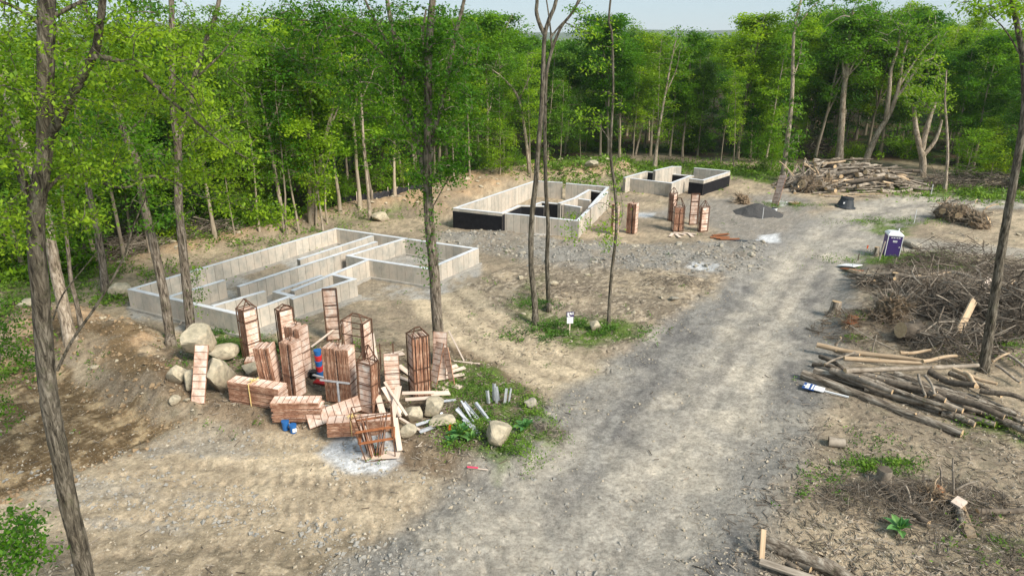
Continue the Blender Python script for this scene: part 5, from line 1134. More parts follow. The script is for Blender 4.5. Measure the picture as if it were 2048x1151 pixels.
# pieces in the lower right debris
board(PA(1918, 1005, .3), PA(1944, 1072, .12), .26, .14, .4, 'thick yellowish split log in the lower right debris', None, mat='wood_raw', name='split_wood', cat='split wood')
log(PA(1906, 1006, .18), PA(1928, 1052, .12), .14, LOGB, 'barked half of the split log in the lower right debris')
board(PA(1908, 998, .45), PA(1928, 1010, .42), .36, .1, .3, 'whitish sawn slab end on the split log in the lower right debris', None, mat='lumber', name='split_wood', cat='split wood')
log(PA(1762, 968, .25), PA(1868, 1040, .15), .12, LOGD, 'long rotten dark limb sloping down from the lower right stump')
log(PA(1955, 1022, .2), PA(2080, 1005, .5), .10, LOGD, 'curved dark branch reaching in from the right edge low down')
log(PA(1872, 985, .2), PA(1890, 1008, .1), .15, LOGB, 'short mossy log chunk beside the reddish root')
for a, b_, lab in (((1905, 1000, .1), (1910, 915, 1.5), 'thin bleached branch sticking up in the lower right debris'), ((1882, 965, .1), (1878, 930, .7), 'second thin bleached branch sticking up in the lower right debris'), ((1822, 1010, .1), (1812, 970, .6), 'pale bare twig standing by the rotten limb'),
                   ((1910, 980, .3), (1960, 962, .5), 'arching pale root beside the split log'), ((1790, 700, .3), (1700, 650, .6), 'pale torn root pointing up behind the near pile'), ((1745, 705, .3), (1752, 668, .8), 'pale jagged root sticking up behind the near pile'),
                   ((1870, 650, .5), (1975, 745, .2), 'long pale thin pole sloping down from the brush heap'), ((1612, 655, .05), (1660, 668, .05), 'dark stick beside the road at the foot of the brush heap')):
    log(PA(*a), PA(*b_), .035, LOGG, lab, name='branch', cat='branch')
board(PA(1917, 663, .6), PA(1948, 600, 1.6), .34, .10, .8, 'large pale splintered slab leaning on the brush heap', None, mat='wood_raw', name='split_wood', cat='split wood')
board(PA(1965, 575, 1.2), PA(1982, 556, 1.5), .3, .1, .2, 'white slab on top of the brush heap left of the leaning tree', None, mat='lumber', name='split_wood', cat='split wood')
log(PA(2010, 575, 1.3), PA(2032, 562, 1.4), .12, LOGP, 'pale log end on top of the brush heap right of the leaning tree')
log(PA(1760, 548, .8), PA(1850, 556, 1.0), .12, LOGG, 'pale grey trunk lying along the back of the brush heap')
log(PA(1698, 550, .3), PA(1790, 558, .8), .13, LOGB, 'grey trunk at the back left of the brush heap')
log(PA(1700, 540, .25), PA(1750, 548, .4), .10, LOGP, 'reddish bare limb at the back left of the brush heap')
log(PA(1715, 556, .3), PA(1748, 562, .4), .10, LOGB, 'short barked log left of the upright stump')
log(PA(1830, 552, .7), PA(1900, 548, .9), .07, LOGP, 'thin pale pole behind the sawn log on the brush heap')
log(PA(1905, 545, .9), PA(1990, 562, 1.1), .09, LOGG, 'dark grey limb along the top of the brush heap')
log(PA(1838, 569, .9), PA(1862, 556, 1.0), .19, LOGB, 'sawn log facing the camera on top of the brush heap')
board(P(1683, 532) + [0, 0, .12], P(1715, 536) + [0, 0, .16], .9, .05, 0, 'white flat box lid lying by the road at the brush heap', None, mat='white', name='flat_box', cat='sheet')
board(P(1684, 539) + [0, 0, .1], P(1722, 544) + [0, 0, .1], .4, .05, 0, 'red edged scrap sheet under the white lid by the road', None, mat='rust', name='scrap_sheet', cat='scrap')
board(PA(1768, 560, .5), PA(1790, 563, .55), .24, .1, 0, 'reddish squared timber behind the upright stump', None, mat='lumber', name='timber', cat='timber')

# far heap of logs: every log its own object
hc = P(1712, 378); rh = np.random.default_rng(91)
c0 = P(1575, 380); c1 = P(1852, 378)
HX0, HX1, HY = c0[0], c1[0] * .985, (c0[1] + c1[1]) / 2 + 1.2
def heap_h(u): return 3.3 * np.interp(u, [0, .12, .3, .5, .75, 1.0], [.15, .6, 1.0, .95, .72, .12])
for i in range(235):
    u = rh.random(); top = heap_h(u); x = HX0 + (HX1 - HX0) * u; f = rh.random() ** .6
    layer = rh.uniform(-1, 1); z = top * f * (1 - .55 * layer * layer) ; y = HY + layer * 2.6 * (1.1 - .6 * f) - (1 - f) * 1.2
    L = rh.uniform(1.6, 5.2) if u > .3 else rh.uniform(1.4, 3.6); yaw = rh.normal() * .35 if u > .35 else rh.normal() * .8 + .3
    sl = rh.normal() * .10 + (.42 if u < .22 else (-.18 if u > .75 else 0))
    d = np.array([math.cos(yaw) * math.cos(sl), math.sin(yaw) * math.cos(sl), math.sin(sl)]) * L / 2; c = np.array([x, y, max(.15, z)])
    a, b_ = c - d, c + d; a[2] = max(a[2], .08); b_[2] = max(b_[2], .08)
    r = rh.uniform(.05, .13) if rh.random() < .6 else rh.uniform(.13, .25)
    pool = (LOGB, LOGG, LOGP, LOGD)[int(rh.choice(4, p=(.38, .34, .14, .14)))]
    log(a, b_, r, pool, 'weathered log in the big heap at the road bend', 'logs of the big heap at the road bend')
for i in range(14):
    x = HX0 + rh.uniform(.0, .3) * (HX1 - HX0); a = np.array([x, HY - rh.uniform(-1, 2.5), rh.uniform(.2, 2.0)]); log(a, a + [rh.uniform(-2, 1.2), rh.uniform(-1, 1), rh.uniform(.7, 1.8)], .06, LOGP if i % 2 else LOGG, 'bleached limb bristling from the left end of the big heap', 'bleached limbs of the big heap', name='branch', cat='branch')
for i in range(9):
    a = P(1625 + i * 12, 388 + (i % 3) * 3); log(a + [0, 0, .12], a + [rh.uniform(2, 3.5), rh.uniform(-1, .3), .15], .07, LOGP if i % 2 else LOGG, 'pale limb lying on the ground in front of the big heap', 'limbs on the ground before the big heap', name='branch', cat='branch')

# ------------------------------------------------------------------ brush: tangled branches nobody could count
def brush(px, py, rx, ry, h, n, seed, label, mats=('twig', 'twig_dark'), rmin=.008, rmax=.032, lmin=.6, lmax=3.0, mix=.5, rot=0.0, name='brush_pile', pts=None, el=.35):
    c = P(px, py); r = np.random.default_rng(seed)
    B = [MB(), MB()]; lump = np.repeat(r.random(n // 8 + 1), 8)
    for i in range(n):
        a = r.random() * 6.28; k = r.random() ** .55; lx, ly = math.cos(a) * k * rx, math.sin(a) * k * ry
        x = c[0] + lx * math.cos(rot) - ly * math.sin(rot); y = c[1] + lx * math.sin(rot) + ly * math.cos(rot)
        z = float(hgt(x, y)) + h * (1 - k ** 2) ** .7 * r.uniform(.25, 1.0) * (.65 + .7 * lump[i]) + .04
        L = r.uniform(lmin, lmax) * (.6 + .4 * r.random()); q = r.random() * 6.28; e = r.normal() * el; d = np.array([math.cos(q) * math.cos(e), math.sin(q) * math.cos(e), math.sin(e)])
        s = np.cross(d, [0, 0, 1.]); m = r.normal() * .12 * L
        p = np.array([x, y, z]); pp = [p - d * L / 2, p - d * L * .15 + s * m, p + d * L * .2 + s * m * .7 + [0, 0, r.normal() * .05 * L], p + d * L / 2 + s * r.normal() * .1 * L]
        pp = np.array(pp); pp[:, 2] = np.maximum(pp[:, 2], .03 + float(hgt(x, y)))
        rd = rmin * (rmax / rmin) ** (r.random() ** 1.6); B[0 if r.random() < mix else 1].tube(pp, [rd, rd * .85, rd * .6, rd * .3], 4, cap=False)
    mb = MB()
    for k_, q in enumerate(B):
        for (V, T), (F, mi) in zip(q.V, q.F): mb.V.append((V, T)); mb.F.append((F - F.min() + mb.n, np.full(len(F), k_))); mb.n += len(V)
    return tag(mb.obj(name, [M[mats[0]], M[mats[1]]]), label, 'brush', kind='stuff')
for i, (px, py, rx, ry, h, n, mx_) in enumerate(((1868, 615, 2.6, 1.9, 2.0, 620, .35), (1958, 640, 2.9, 2.2, 2.6, 900, .45), (2060, 660, 3.2, 2.6, 2.8, 800, .4), (1905, 700, 2.4, 1.2, 1.2, 420, .5), (1800, 575, 2.6, 1.3, 1.0, 330, .35))):
    brush(px, py, rx, ry, h, n, 100 + i, ('grey brush heap behind the big dark sawn butt', 'tall tangled brush heap left of the leaning tree', 'tall tangled brush heap at the right edge behind the leaning tree', 'low tangle of pale roots between the near log pile and the brush', 'brush around the tall narrow stump')[i], mix=mx_, rmax=.055, el=.5)
brush(1735, 650, 2.9, 2.0, .6, 420, 2, 'low brown roots and brush at the left end of the tall brush heap', mats=('root', 'twig_dark'), lmax=1.4)
brush(1905, 545, 4.2, 2.2, 2.0, 1100, 3, 'dark rounded brush pile beyond the tall one', mix=.2, lmax=2.2)
brush(2040, 560, 3.0, 2.5, 1.5, 500, 33, 'dark brush pile at the right edge', mix=.2, lmax=2.2)
brush(1950, 372, 6.5, 2.5, 1.6, 700, 4, 'grey brush pile at the forest edge by the road bend', mix=.3, rmax=.05, rmin=.02)
brush(1995, 330, 5.5, 3, 2.0, 420, 44, 'grey brush among the trees at the right edge', mix=.5, rmax=.05, rmin=.02)
brush(1625, 312, 3.4, 3, 3.4, 520, 5, 'dark brush pile under the trees left behind the big heap', mix=.3, rmax=.05, rmin=.02)
brush(340, 470, 6.0, 3.5, 1.6, 650, 6, 'grey tangle of dead branches at the forest edge behind the near foundation', mix=.55, rmax=.04, rmin=.014)
brush(235, 505, 4.0, 2.5, 1.0, 300, 66, 'fallen dead branches at the forest edge left of the near foundation', mix=.6, rmax=.04, rmin=.014)
brush(1825, 1005, 3.2, 1.2, .45, 1100, 7, 'tangled roots and twigs around the lower right stump', mats=('twig', 'twig_dark'), lmax=1.1, rmax=.02, rmin=.004, mix=.4, el=.45)
brush(1960, 1080, 2.3, 1.6, .35, 330, 77, 'tangled twigs in the lower right corner', lmax=1.2, rmax=.018, rmin=.004, mix=.4, el=.5)
brush(1130, 585, 2.6, 1.3, .25, 170, 8, 'low scraps of brush behind the slender trunks', lmax=1.0, rmax=.02)
brush(1350, 565, 2.2, .9, .3, 150, 9, 'low scraps of brush at the left side of the main road', lmax=.9, rmax=.02)
brush(1100, 868, .8, .5, .35, 110, 10, 'dry roots on the bank at the tip of the weedy island', lmax=.6, rmax=.014, mix=.7)
brush(900, 815, 1.2, .5, .2, 70, 12, 'dry sticks among the weeds beside the planks', lmax=1.1, rmax=.014, mix=.8)
brush(1670, 378, 3.6, 1.2, .9, 260, 13, 'brush scraps at the front of the big heap', mix=.6, rmax=.05, rmin=.02)
brush(60, 1110, 2.2, .8, .25, 90, 14, 'dead twigs in the bottom left corner', lmax=1.0, rmax=.014, mix=.7)

# ------------------------------------------------------------------ stumps and root balls
def stump(px, py, r, h, label, seed, tilt=(0, 0), roots=14, mat='root', ball=0.0, name='stump', bark='log', lift=0, cut='cut'):
    g = P(px, py); q = np.random.default_rng(seed); t = thing(name, label, 'stump', (g[0], g[1], g[2] + lift), rot=(tilt[0], tilt[1], q.random() * 6))
    mb = MB(); zz = np.array([-.15, .05, .25, .6, 1.0]) * h; rad = r * np.array([1.7, 1.45, 1.12, 1.0, .95]); mb.tube(np.stack([zz * 0, zz * 0, zz], 1), rad, 14, 0, 1, wob=.10, rng=q); mb.obj('trunk', [M[bark], M[cut]], t, [0])
    if ball:
        V, F = ICO[4]; nn = fbm(V[:, 0] * 3 + seed, V[:, 1] * 3 + V[:, 2] * 2, 4, 1); n9 = fbm(V[:, 0] * 9 + seed, V[:, 1] * 9 + V[:, 2] * 8, 3, 1); b = MB(); b.add(V * (.32 + .7 * nn + .5 * n9)[:, None] * ball * [1, 1, .8] - [0, 0, ball * .35], F); b.obj('root_ball', M[mat], t, False)
    rb = MB()
    hb = MB()
    for i in range(int(ball > 0) * 240):
        v = q.normal(size=3); v /= np.linalg.norm(v); s0 = v * ball * .7 - [0, 0, ball * .35]; w_ = v + q.normal(size=3) * .6 - [0, 0, .3]; hb.tube([s0, s0 + w_ * ball * .3, s0 + w_ * ball * .5 + q.normal(size=3) * .2 * ball], [.02, .014, .007], 3, cap=False)
    for i in range(roots):
        a = q.random() * 6.28; L = (ball or r) * q.uniform(.9, 1.9); e = q.uniform(-1.1, .4) if ball else q.uniform(-.5, -.1)
        z0 = -ball * .3 if ball else .12 * h
        pp = [(0, 0, z0), (math.cos(a) * L * .45, math.sin(a) * L * .45, z0 + e * L * .2), (math.cos(a + .3) * L * .8, math.sin(a + .3) * L * .8, z0 + e * L * .45 + q.normal() * .05), (math.cos(a + q.normal() * .5) * L, math.sin(a + q.normal() * .5) * L, z0 + e * L * .55)]
        rb.tube(smooth(pp, 2), np.linspace(.042, .008, 7), 5, cap=False)
    if ball: hb.obj('root_fibres', M['twig' if seed % 2 else 'wood_raw'], t)['kind'] = 'stuff'
    o = rb.obj('roots', M['root'] if ball else M['twig'], t, True); o['kind'] = 'stuff'
    return t
stump(1668, 628, .28, .75, 'upright tan stump nearest the road at the brush heap', 1, (.1, -.1), 8, 'root', .4)
stump(1702, 648, .30, .45, 'reddish broken stump right of the upright tan one', 2, (.3, .4), 12, 'root', .5, bark='rust')
stump(1770, 636, .28, .35, 'overturned stump with a shaggy pale root mass in the middle of the brush heap', 3, (-.9, .2), 60, 'root', .95, lift=.8)
stump(1786, 580, .17, 1.1, 'tall narrow upright stump at the back of the brush heap', 4, (0, -.05), 6)
stump(1822, 680, .42, .8, 'big dark sawn butt log lying with its cut face up behind the near pile', 5, (1.25, .3), 10, 'root', .5, lift=.4, bark='twig_dark')
stump(1752, 512, .17, .7, 'brown stump in front of the purple portable toilet', 6, (0, .05), 5)
stump(1766, 962, .24, .5, 'hollow sawn stump with roots in the lower right debris', 7, (0, 0), 46, 'root', 0, bark='twig', cut='twig_dark')
stump(1868, 1000, .16, .3, 'reddish upturned root in the lower right debris', 8, (1.0, .5), 34, 'root', .38, lift=.25, bark='rust')
stump(1886, 438, .30, .5, 'left shaggy root ball beyond the side road', 9, (1.2, .3), 40, 'root', .9, lift=.6)
stump(1915, 446, .30, .6, 'middle shaggy root ball beyond the side road', 10, (1.3, -.3), 44, 'root', 1.0, lift=.6)
stump(1962, 455, .35, .5, 'right broad root ball beyond the side road', 11, (1.0, .1), 44, 'root', 1.1, lift=.5)
stump(1490, 406, .2, .3, 'small clump of dry roots left of the dark gravel heap', 12, (1.1, 0), 60, 'root', .75, lift=.25)
stump(1607, 384, .5, .5, 'shaggy dark root ball at the front left of the big heap', 13, (1.3, .1), 40, 'root', 1.15, lift=.7, bark='twig_dark')
stump(1645, 384, .4, .8, 'grey butt root beside the shaggy root ball of the big heap', 14, (1.2, .5), 26, 'root', .9, lift=.7)
for i in range(16):
    x = 1885 + rh.uniform(-5, 85); a = P(x, 425 + rh.uniform(-8, 16)); log(a + [0, 0, rh.uniform(.4, 1.2)], a + [rh.uniform(-1.2, 1.2), rh.uniform(-.6, .6), rh.uniform(.5, 1.4)], .06, LOGP if i % 2 else LOGG, 'pale broken limb among the root balls beyond the side road', 'limbs among the root balls', name='branch', cat='branch')

# ------------------------------------------------------------------ portable toilet
p = P(1779, 511); t = thing('portable_toilet', 'purple portable toilet with a white roof beside the main road', 'portable toilet', p, rot=(.0, .03, R(-14))); t.scale = (.86, .86, .80)
mb = MB(); mb.box((0, 0, 1.04), (1.12, 1.14, 1.9), m=0); mb.obj('cabin', M['purple'], t)
for sx in (-1, 1): q = MB(); q.box((sx * .555, -.575, 1.04), (.05, .05, 1.94)); q.obj('corner_post', M['white'], t)
q = MB(); q.box((0, -.585, 1.0), (.98, .03, 1.82)); dd = q.obj('door', M['purple_door'], t)
q = MB(); q.box((.40, -.61, 1.0), (.05, .03, .14)); q.obj('handle', M['white'], dd)
for k in range(4): q = MB(); q.box((-.28 + k * .175 + (.04 if k > 1 else 0), -.604, 1.83), (.13, .012, .07)); q.obj('lettering_block', M['white'], dd)
for z, w_ in ((1.56, .34), (1.49, .36), (1.44, .30)): q = MB(); q.box((.0, -.604, z), (w_, .012, .055 if z > 1.5 else .03)); q.obj('print_line', M['white'], dd)
q = MB(); V = np.array([(-.6, -.62, 1.98), (.6, -.62, 1.98), (.6, .62, 1.98), (-.6, .62, 1.98), (-.6, -.62, 2.10), (.6, -.62, 2.10), (.6, .62, 2.10), (-.6, .62, 2.10), (-.42, -.45, 2.27), (.42, -.45, 2.27), (.42, .45, 2.27), (-.42, .45, 2.27)])
q.add(V, [(0, 1, 5, 4), (1, 2, 6, 5), (2, 3, 7, 6), (3, 0, 4, 7), (4, 5, 9, 8), (5, 6, 10, 9), (6, 7, 11, 10), (7, 4, 8, 11), (8, 9, 10, 11), (3, 2, 1, 0)]); rf_ = q.obj('roof', M['white'], t)
for k in range(5): q = MB(); q.box((-.32 + k * .16, 0, 2.285), (.06, .8, .03)); q.obj('roof_rib', M['white'], rf_)
q = MB(); q.tube([(.38, .3, 2.2), (.38, .3, 2.5)], .05, 8); q.obj('vent_pipe', M['white'], t)
for s in (-1, 1): q = MB(); q.box((s * .42, 0, .05), (.1, 1.2, .1)); q.obj('skid', M['twig_dark'], t)
for (x0, y0, x1, y1) in ((1808, 505, 1799, 470), (1801, 494, 1798, 472)):
    a = P(x0, y0); board(a, a + [-.35, .2, 1.35], .09, .05, 0, 'dark pole leaning on the right side of the portable toilet' if x0 == 1808 else 'short dark pole leaning beside the portable toilet', None, mat='twig_dark', name='pole', cat='pole')
a = P(1757, 524); board(a, a + [.25, .1, 1.5], .09, .03, 0, 'pale wooden stake leaning in front of the portable toilet', None, name='stake', cat='stake')

# ------------------------------------------------------------------ signs and stakes
p = P(1139, 669); t = thing('lot_sign', 'small white sign with a dark top band on a wooden stake in the grass', 'sign', p, R(6))
q = MB(); q.box((0, 0, .62), (.06, .04, 1.3)); q.obj('stake', M['lumber'], t)
q = MB(); q.box((0, -.035, .86), (.33, .02, .40)); q.obj('plate', M['white'], t)
q = MB(); q.box((.0, -.04, 1.17), (.40, .02, .28), ); pl = q.obj('band', M['ink'], t)
for k, (x, z, w_, h_) in enumerate(((-.11, 1.19, .09, .16), (.0, 1.22, .07, .12), (.07, 1.20, .04, .12), (.14, 1.22, .045, .15), (-.07, 1.08, .12, .05))): q = MB(); q.box((x, -.054, z), (w_, .008, h_)); q.obj('letter_mark', M['white'], pl)
a = P(1610, 776); b_ = P(1696, 797); dv = b_ - a; yaw = math.atan2(dv[1], dv[0]); t = thing('fallen_sign', 'fallen blue and white yard sign with a white post lying by the near log pile', 'sign', a + [0, 0, .08], yaw); L = float(np.linalg.norm(dv))
q = MB(); q.box((L * .62, 0, .03), (L * .78, .07, .06)); q.obj('post', M['white'], t)
q = MB(); q.box((.16, 0, .06), (.50, .62, .03)); pl = q.obj('panel', M['navy'], t)
for (x, y, w_, h_) in ((.10, .14, .14, .22), (.10, -.12, .16, .26), (-.03, -.02, .07, .1), (.30, 0, .06, .5)): q = MB(); q.box((x, y, .08), (w_, h_, .01)); q.obj('white_mark', M['white'], pl)
q = MB(); q.box((.10, -.12, .088), (.07, .08, .008)); q.obj('green_mark', M['lime'], pl)
q = MB(); q.box((.58, 0, .065), (.42, .46, .025)); q.obj('rider_panel', M['white'], t)
def stake(px, py, h, mat, label, w_=.04, ribbon=None, lean=0):
    p = P(px, py); t = thing('stake', label, 'stake', p, 0); q = MB(); q.bar((0, 0, -.05), (lean, 0, h), w_, .03); q.obj('post', M[mat], t)
    if ribbon: q = MB(); q.add([(lean, -.03, h), (lean + .08, -.04, h - .02), (lean + .06, -.05, h - .28), (lean - .04, -.04, h - .24), (lean + .0, .03, h), (lean + .06, .03, h - .2)], [(0, 1, 2, 3), (0, 1, 5, 4)]); q.obj('ribbon', M[ribbon], t)
    return t
stake(899, 866, .42, 'lumber', 'short stake with an orange ribbon before the mottled boulder', .05, 'orange')
stake(1828, 446, 1.2, 'white', 'thin white marker post with a round top beyond the side road', .06)
stake(1862, 388, 1.0, 'white', 'white marker post at the right foot of the big heap', .12)
stake(1525, 437, 1.0, 'white', 'thin white marker post in front of the dark gravel heap', .05)
stake(1733, 500, .4, 'lumber', 'small stake with a faded orange ribbon left of the portable toilet', .03, 'orange')
stake(1716, 520, .5, 'twig_dark', 'short dark post in the grass left of the portable toilet', .1)
a = P(936, 937); board(a + [0, 0, .06], P(976, 941) + [0, 0, .05], .05, .02, 0, 'lath with a pink end lying below the weedy island', None, name='lath', cat='lath')
board(a + [-.03, 0, .09], P(956, 939) + [0, 0, .09], .06, .03, 0, 'crumpled pink ribbon on the lath below the weedy island', None, mat='pink', name='ribbon', cat='ribbon')

# ------------------------------------------------------------------ pails
def pail(p, label, mat, r=.15, h=.37, handle=True, lab=None, name='pail', group=None, lid=None):
    t = thing(name, label, 'pail', p, rr.random() * .6, group=group)
    q = MB(); q.tube([(0, 0, 0), (0, 0, h * .85), (0, 0, h * .86), (0, 0, h)], [r * .88, r, r * 1.07, r * 1.06], 16, cap=True); q.obj('body', M[mat], t, [])
    q = MB(); q.tube([(0, 0, h), (0, 0, h + .02)], [r * 1.1, r * 1.08], 16); q.obj('lid', M[lid or mat], t)
    if handle: q = MB(); q.tube(smooth([(r * 1.06, 0, h * .8), (r * 1.35, -.05, h * .55), (r * 1.2, -.1, h * .3), (r * .9, -r * .6, h * .5)], 3), .008, 4); q.obj('handle', M['lumber'], t)
    if lab: q = MB(); q.box((.02, -r * .97, h * .45), (.16, .03, .15)); q.obj('label', M[lab], t)
    return t
pail(P(572, 858), 'plain blue pail behind its twin in front of the ragged flat pile', 'blue', .14, .38)
pail(P(587, 864), 'blue and white pail with a wire handle in front of the ragged flat pile', 'blue', .135, .34, lab='white')
p = P(640, 752); z = 0
for k, (m_, lab) in enumerate((('blue', 'bottom blue pail of the pail tower between the panel bundles'), ('red', 'lower red pail of the pail tower between the panel bundles'), ('blue', 'middle blue pail of the pail tower between the panel bundles'), ('red', 'upper red pail of the pail tower between the panel bundles'), ('blue', 'topmost blue pail of the pail tower between the panel bundles'))):
    pail(p + [0.01 * (k % 2), 0, z], lab, m_, .16, .24, handle=False); z += .262
pail(P(627, 756), 'black pail left of the pail tower', 'fabric', .16, .36, handle=False)
board(P(628, 757) + [0, -.1, .25], P(656, 762) + [0, -.1, .2], .09, .05, 0, 'white plastic channel lying beside the pail tower', None, mat='white', name='channel', cat='channel')
board(P(630, 764) + [0, 0, .06], P(655, 768) + [0, 0, .06], .3, .06, 0, 'red and blue tray under the white channel', None, mat='red', name='tray', cat='tray')
pail(P(1548, 424), 'tiny black and white pail beside the road near the gravel heap', 'white', .25, .4, handle=False, lid='fabric')
# culvert riser
p = P(1690, 414); t = thing('plastic_riser', 'dark grey open topped plastic riser at the roadside below the big heap', 'riser', p, R(20), rot=(0, .12, 0))
q = MB(); q.tube([(0, 0, 0), (0, 0, .12), (0, 0, .13), (0, 0, .8), (0, 0, .82), (0, 0, .95)], [.95, .9, .78, .55, .6, .58], 20, cap=False); q.obj('shell', M['culvert'], t)
q = MB(); q.tube([(0, 0, .3), (0, 0, .94)], [.5, .54], 20, 0, 0, cap=True); q.obj('shade_plug', M['fabric'], t); q = MB(); q.box((-.42, -.5, .45), (.2, .05, .15)); q.obj('label', M['white'], t)  # black plug fills the open top, its colour standing in for the shade inside
# dark gravel heap
p = P(1514, 426); V, F = [], []
nr, na = 26, 64; V = [(0, 0, 1)]; 
for i in range(1, nr + 1):
    for j in range(na): V.append((i / nr * math.cos(j * 6.2832 / na), i / nr * math.sin(j * 6.2832 / na), 0))
V = np.array(V, float); rad = np.hypot(V[:, 0], V[:, 1]); V[:, 2] = np.clip(1 - rad, 0, 1) ** 1.05 * 1.1 * (1 - .12 * np.exp(-(rad / .15) ** 2)) - .06; V[:, 0] *= 2.35; V[:, 1] *= 2.1
V[:, 2] += (fbm(V[:, 0], V[:, 1], 4, 2.5) - .5) * .14
mb = MB(); mb.add(V, [(0, 1 + j, 1 + (j + 1) % na) for j in range(na)]); mb.add(V, [(1 + i * na + j, 1 + (i + 1) * na + j, 1 + (i + 1) * na + (j + 1) % na, 1 + i * na + (j + 1) % na) for i in range(nr - 1) for j in range(na)])
o = mb.obj('gravel_heap', M['gravel_dark']); o.location = p; tag(o, 'cone of dark grey gravel between the far form panels and the road', 'gravel heap')
# silt fence behind the near foundation
sf = thing('silt_fence', 'sagging black silt fence along the forest edge behind the dirt berm', 'silt fence', (0, 0, 0))
pp = smooth([P(*q) for q in ((640, 418), (668, 414), (700, 408), (735, 400), (762, 395), (800, 386), (845, 378))], 5); mb = MB(); n = len(pp)
hh = .28 + .3 * np.abs(np.sin(np.arange(n) * 1.7)) + .1 * rr.random(n); top = pp + np.stack([rr.normal(size=n) * .06, rr.normal(size=n) * .12 + .1, hh], 1)
mb.add(np.vstack([pp - [0, 0, .1], top, top + [0, .05, -.02], pp + [0, .08, -.1]]), [(i, i + 1, n + i + 1, n + i) for i in range(n - 1)] + [(n + i, n + i + 1, 2 * n + i + 1, 2 * n + i) for i in range(n - 1)] + [(2 * n + i, 2 * n + i + 1, 3 * n + i + 1, 3 * n + i) for i in range(n - 1)]); mb.obj('fabric', M['fabric'], sf)
for i in range(2, n, 5): q = MB(); q.bar(pp[i] - [0, 0, .1], pp[i] + [.02, 0, .85], .05); q.obj('post', M['lumber'], sf)
# broad leaved plants
lf = MB(); lf.add([(0, 0, 0), (.09, .12, .05), (.12, .3, .10), (.06, .46, .08), (0, .55, .02), (-.06, .46, .08), (-.12, .3, .10), (-.09, .12, .05), (0, .12, .02), (0, .3, .055), (0, .46, .045)], [(0, 1, 8), (0, 8, 7)], t=.5); lf.add(lf.V[0][0], [(1, 2, 9, 8), (2, 3, 10, 9), (7, 8, 9, 6), (6, 9, 10, 5)]); lf.add(lf.V[0][0], [(3, 4, 10), (4, 5, 10)]); lf = lf.mesh('leaf', [M['broad']])
for px, py, s, n, lab in ((1800, 1062, 1.0, 11, 'pale green broad leaved rosette in the lower right dirt'), (922, 872, 1.1, 14, 'large broad leaved plant at the left of the cream boulder'), (905, 888, .8, 12, 'broad leaved plant lowest on the island left of the cream boulder'), (945, 880, .8, 10, 'broad leaved plant touching the cream boulder'), (1052, 858, 1.0, 12, 'broad leaved plant right of the cream boulder among the weeds')):
    t = thing('broadleaf_plant', lab, 'plant', P(px, py) + [0, 0, .04])
    for i in range(n): link('leaf', lf, t, (0, 0, .02 + .02 * (i % 3)), (R(12 + 28 * (i % 3) + rr.uniform(-6, 6)), rr.uniform(-.15, .15), i * 2.4), s * (1.05 - .18 * (i % 3)) * rr.uniform(.9, 1.1))
# thicker weeds on the island and under the slender trees
def weedpatch(name, spots, n, size, hh, seed, label, mat='weed'):
    r = np.random.default_rng(seed); C = []; T = []
    for px, py, sx, sy, w_ in spots:
        c = P(px, py); m = int(n * w_); k = r.normal(size=(m, 2)) * [sx, sy]; x = c[0] + k[:, 0]; y = c[1] + k[:, 1]
        kp = (fbm(x + seed, y, 3, 1.1) > r.uniform(.40, .56, m)); x = x[kp]; y = y[kp]; m = len(x); hts = hh * (.3 + .9 * vn(x * 2.2, y * 2.2)) * r.random(m); C.append(np.stack([x, y, hgt(x, y) + fine(x, y) + hts], 1)); T.append(np.clip(vn(x * 1.7 + 5, y * 1.7) + r.normal(size=m) * .1, 0, 1))
    mb = MB(); C = np.vstack(C); mb.leaves(C, np.full(len(C), size), r, 0, np.concatenate(T), droop=-.4, aspect=.45); return tag(mb.obj(name, M[mat]), label, 'weeds', kind='stuff')
weedpatch('island_weeds', [(1010, 820, .9, .7, 1), (1060, 860, .8, .6, 1), (960, 800, 1.2, .7, 1), (1020, 910, .6, .4, .7), (920, 860, .6, .4, .6), (910, 760, 1.0, .5, .5), (1000, 930, .5, .25, .4), (905, 895, .3, .3, .2), (730, 690, .6, .4, .2)], 2100, .095, .42, 21, 'thick bright weeds covering the island by the road')
weedpatch('grass_patch', [(1090, 672, 1.3, .5, 1), (1160, 655, 1.6, .5, 1), (1240, 665, 1.0, .5, .8), (1070, 610, .8, .6, .5), (440, 675, 1.1, .6, 1), (490, 705, 1.3, .6, 1), (430, 735, .9, .4, .5), (560, 650, .6, .4, .4)], 2000, .13, .3, 22, 'bright grass under the slender trees and beside the boulder heap')
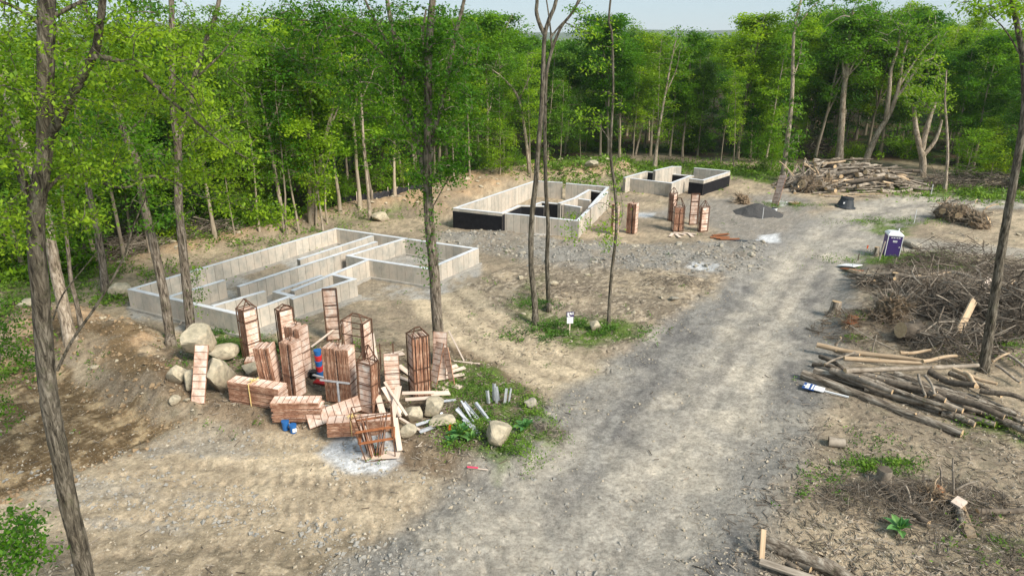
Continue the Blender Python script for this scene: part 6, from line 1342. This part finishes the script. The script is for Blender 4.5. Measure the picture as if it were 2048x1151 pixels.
weedpatch('roadside_grass', [(1780, 445, 2.2, .8, 1), (1830, 520, 3.2, 1.0, 1.3), (1900, 535, 2.2, .8, .7), (1740, 520, 1.3, .5, .4), (1575, 412, 1.8, .5, .5), (1240, 335, 5, 2.5, 1.4), (1400, 335, 6, 1.8, 1.3), (1520, 350, 4, 1.5, 1), (1900, 385, 6, 1.2, 1.3), (1130, 345, 4, 1.5, .8), (1770, 935, .8, .22, .5), (1980, 850, .6, .2, .2), (1950, 1040, .4, .3, .15), (1960, 1100, .5, .3, .25), (1700, 672, .5, .3, .1), (1960, 690, 1.2, .8, .3), (1735, 640, .6, .4, .2), (1790, 600, .5, .3, .15), (2020, 700, .8, .5, .3)], 3600, .12, .3, 23, 'bright grass along the road and at the forest edge')
weedpatch('forest_edge_grass', [(1240, 332, 7, 4, 1.4), (1400, 334, 8, 3, 1.3), (1150, 338, 4, 2.5, .8), (1530, 345, 5, 2, 1), (1900, 382, 7, 1.5, 1), (1980, 395, 4, 1.5, .6)], 3600, .34, .35, 25, 'sunlit grass strip in front of the forest behind the foundations')
weedpatch('bank_undergrowth', [(60, 565, 2.5, 2.0, 1.2), (150, 560, 2.5, 2.0, 1), (225, 600, 1.2, .8, .5), (20, 620, 1.6, 1.2, .6), (300, 545, 2.5, 1.2, .5), (470, 490, 3.5, 1.2, .8), (610, 462, 2.5, 1.0, .5), (30, 740, 1.0, .8, .4), (700, 425, 3, 1.2, .6)], 2400, .2, .5, 27, 'leafy undergrowth between the left trunks and behind the near foundation')
# ------------------------------------------------------------------ air
def haze():
    mb = MB(); mb.box((0, 2200, 62.5), (14000, 6600, 131)); o = mb.obj('haze', [bpy.data.materials.new('haze')]); m = o.data.materials[0]; m.use_nodes = True; n = m.node_tree
    n.nodes.remove(n.nodes['Principled BSDF']); v = n.nodes.new('ShaderNodeVolumePrincipled'); v.inputs['Density'].default_value = .00011; v.inputs['Color'].default_value = (.88, .94, 1, 1)
    n.links.new(v.outputs[0], n.nodes['Material Output'].inputs['Volume']); tag(o, 'thin bluish haze hanging over the forest and hills', 'haze', kind='stuff')
haze()
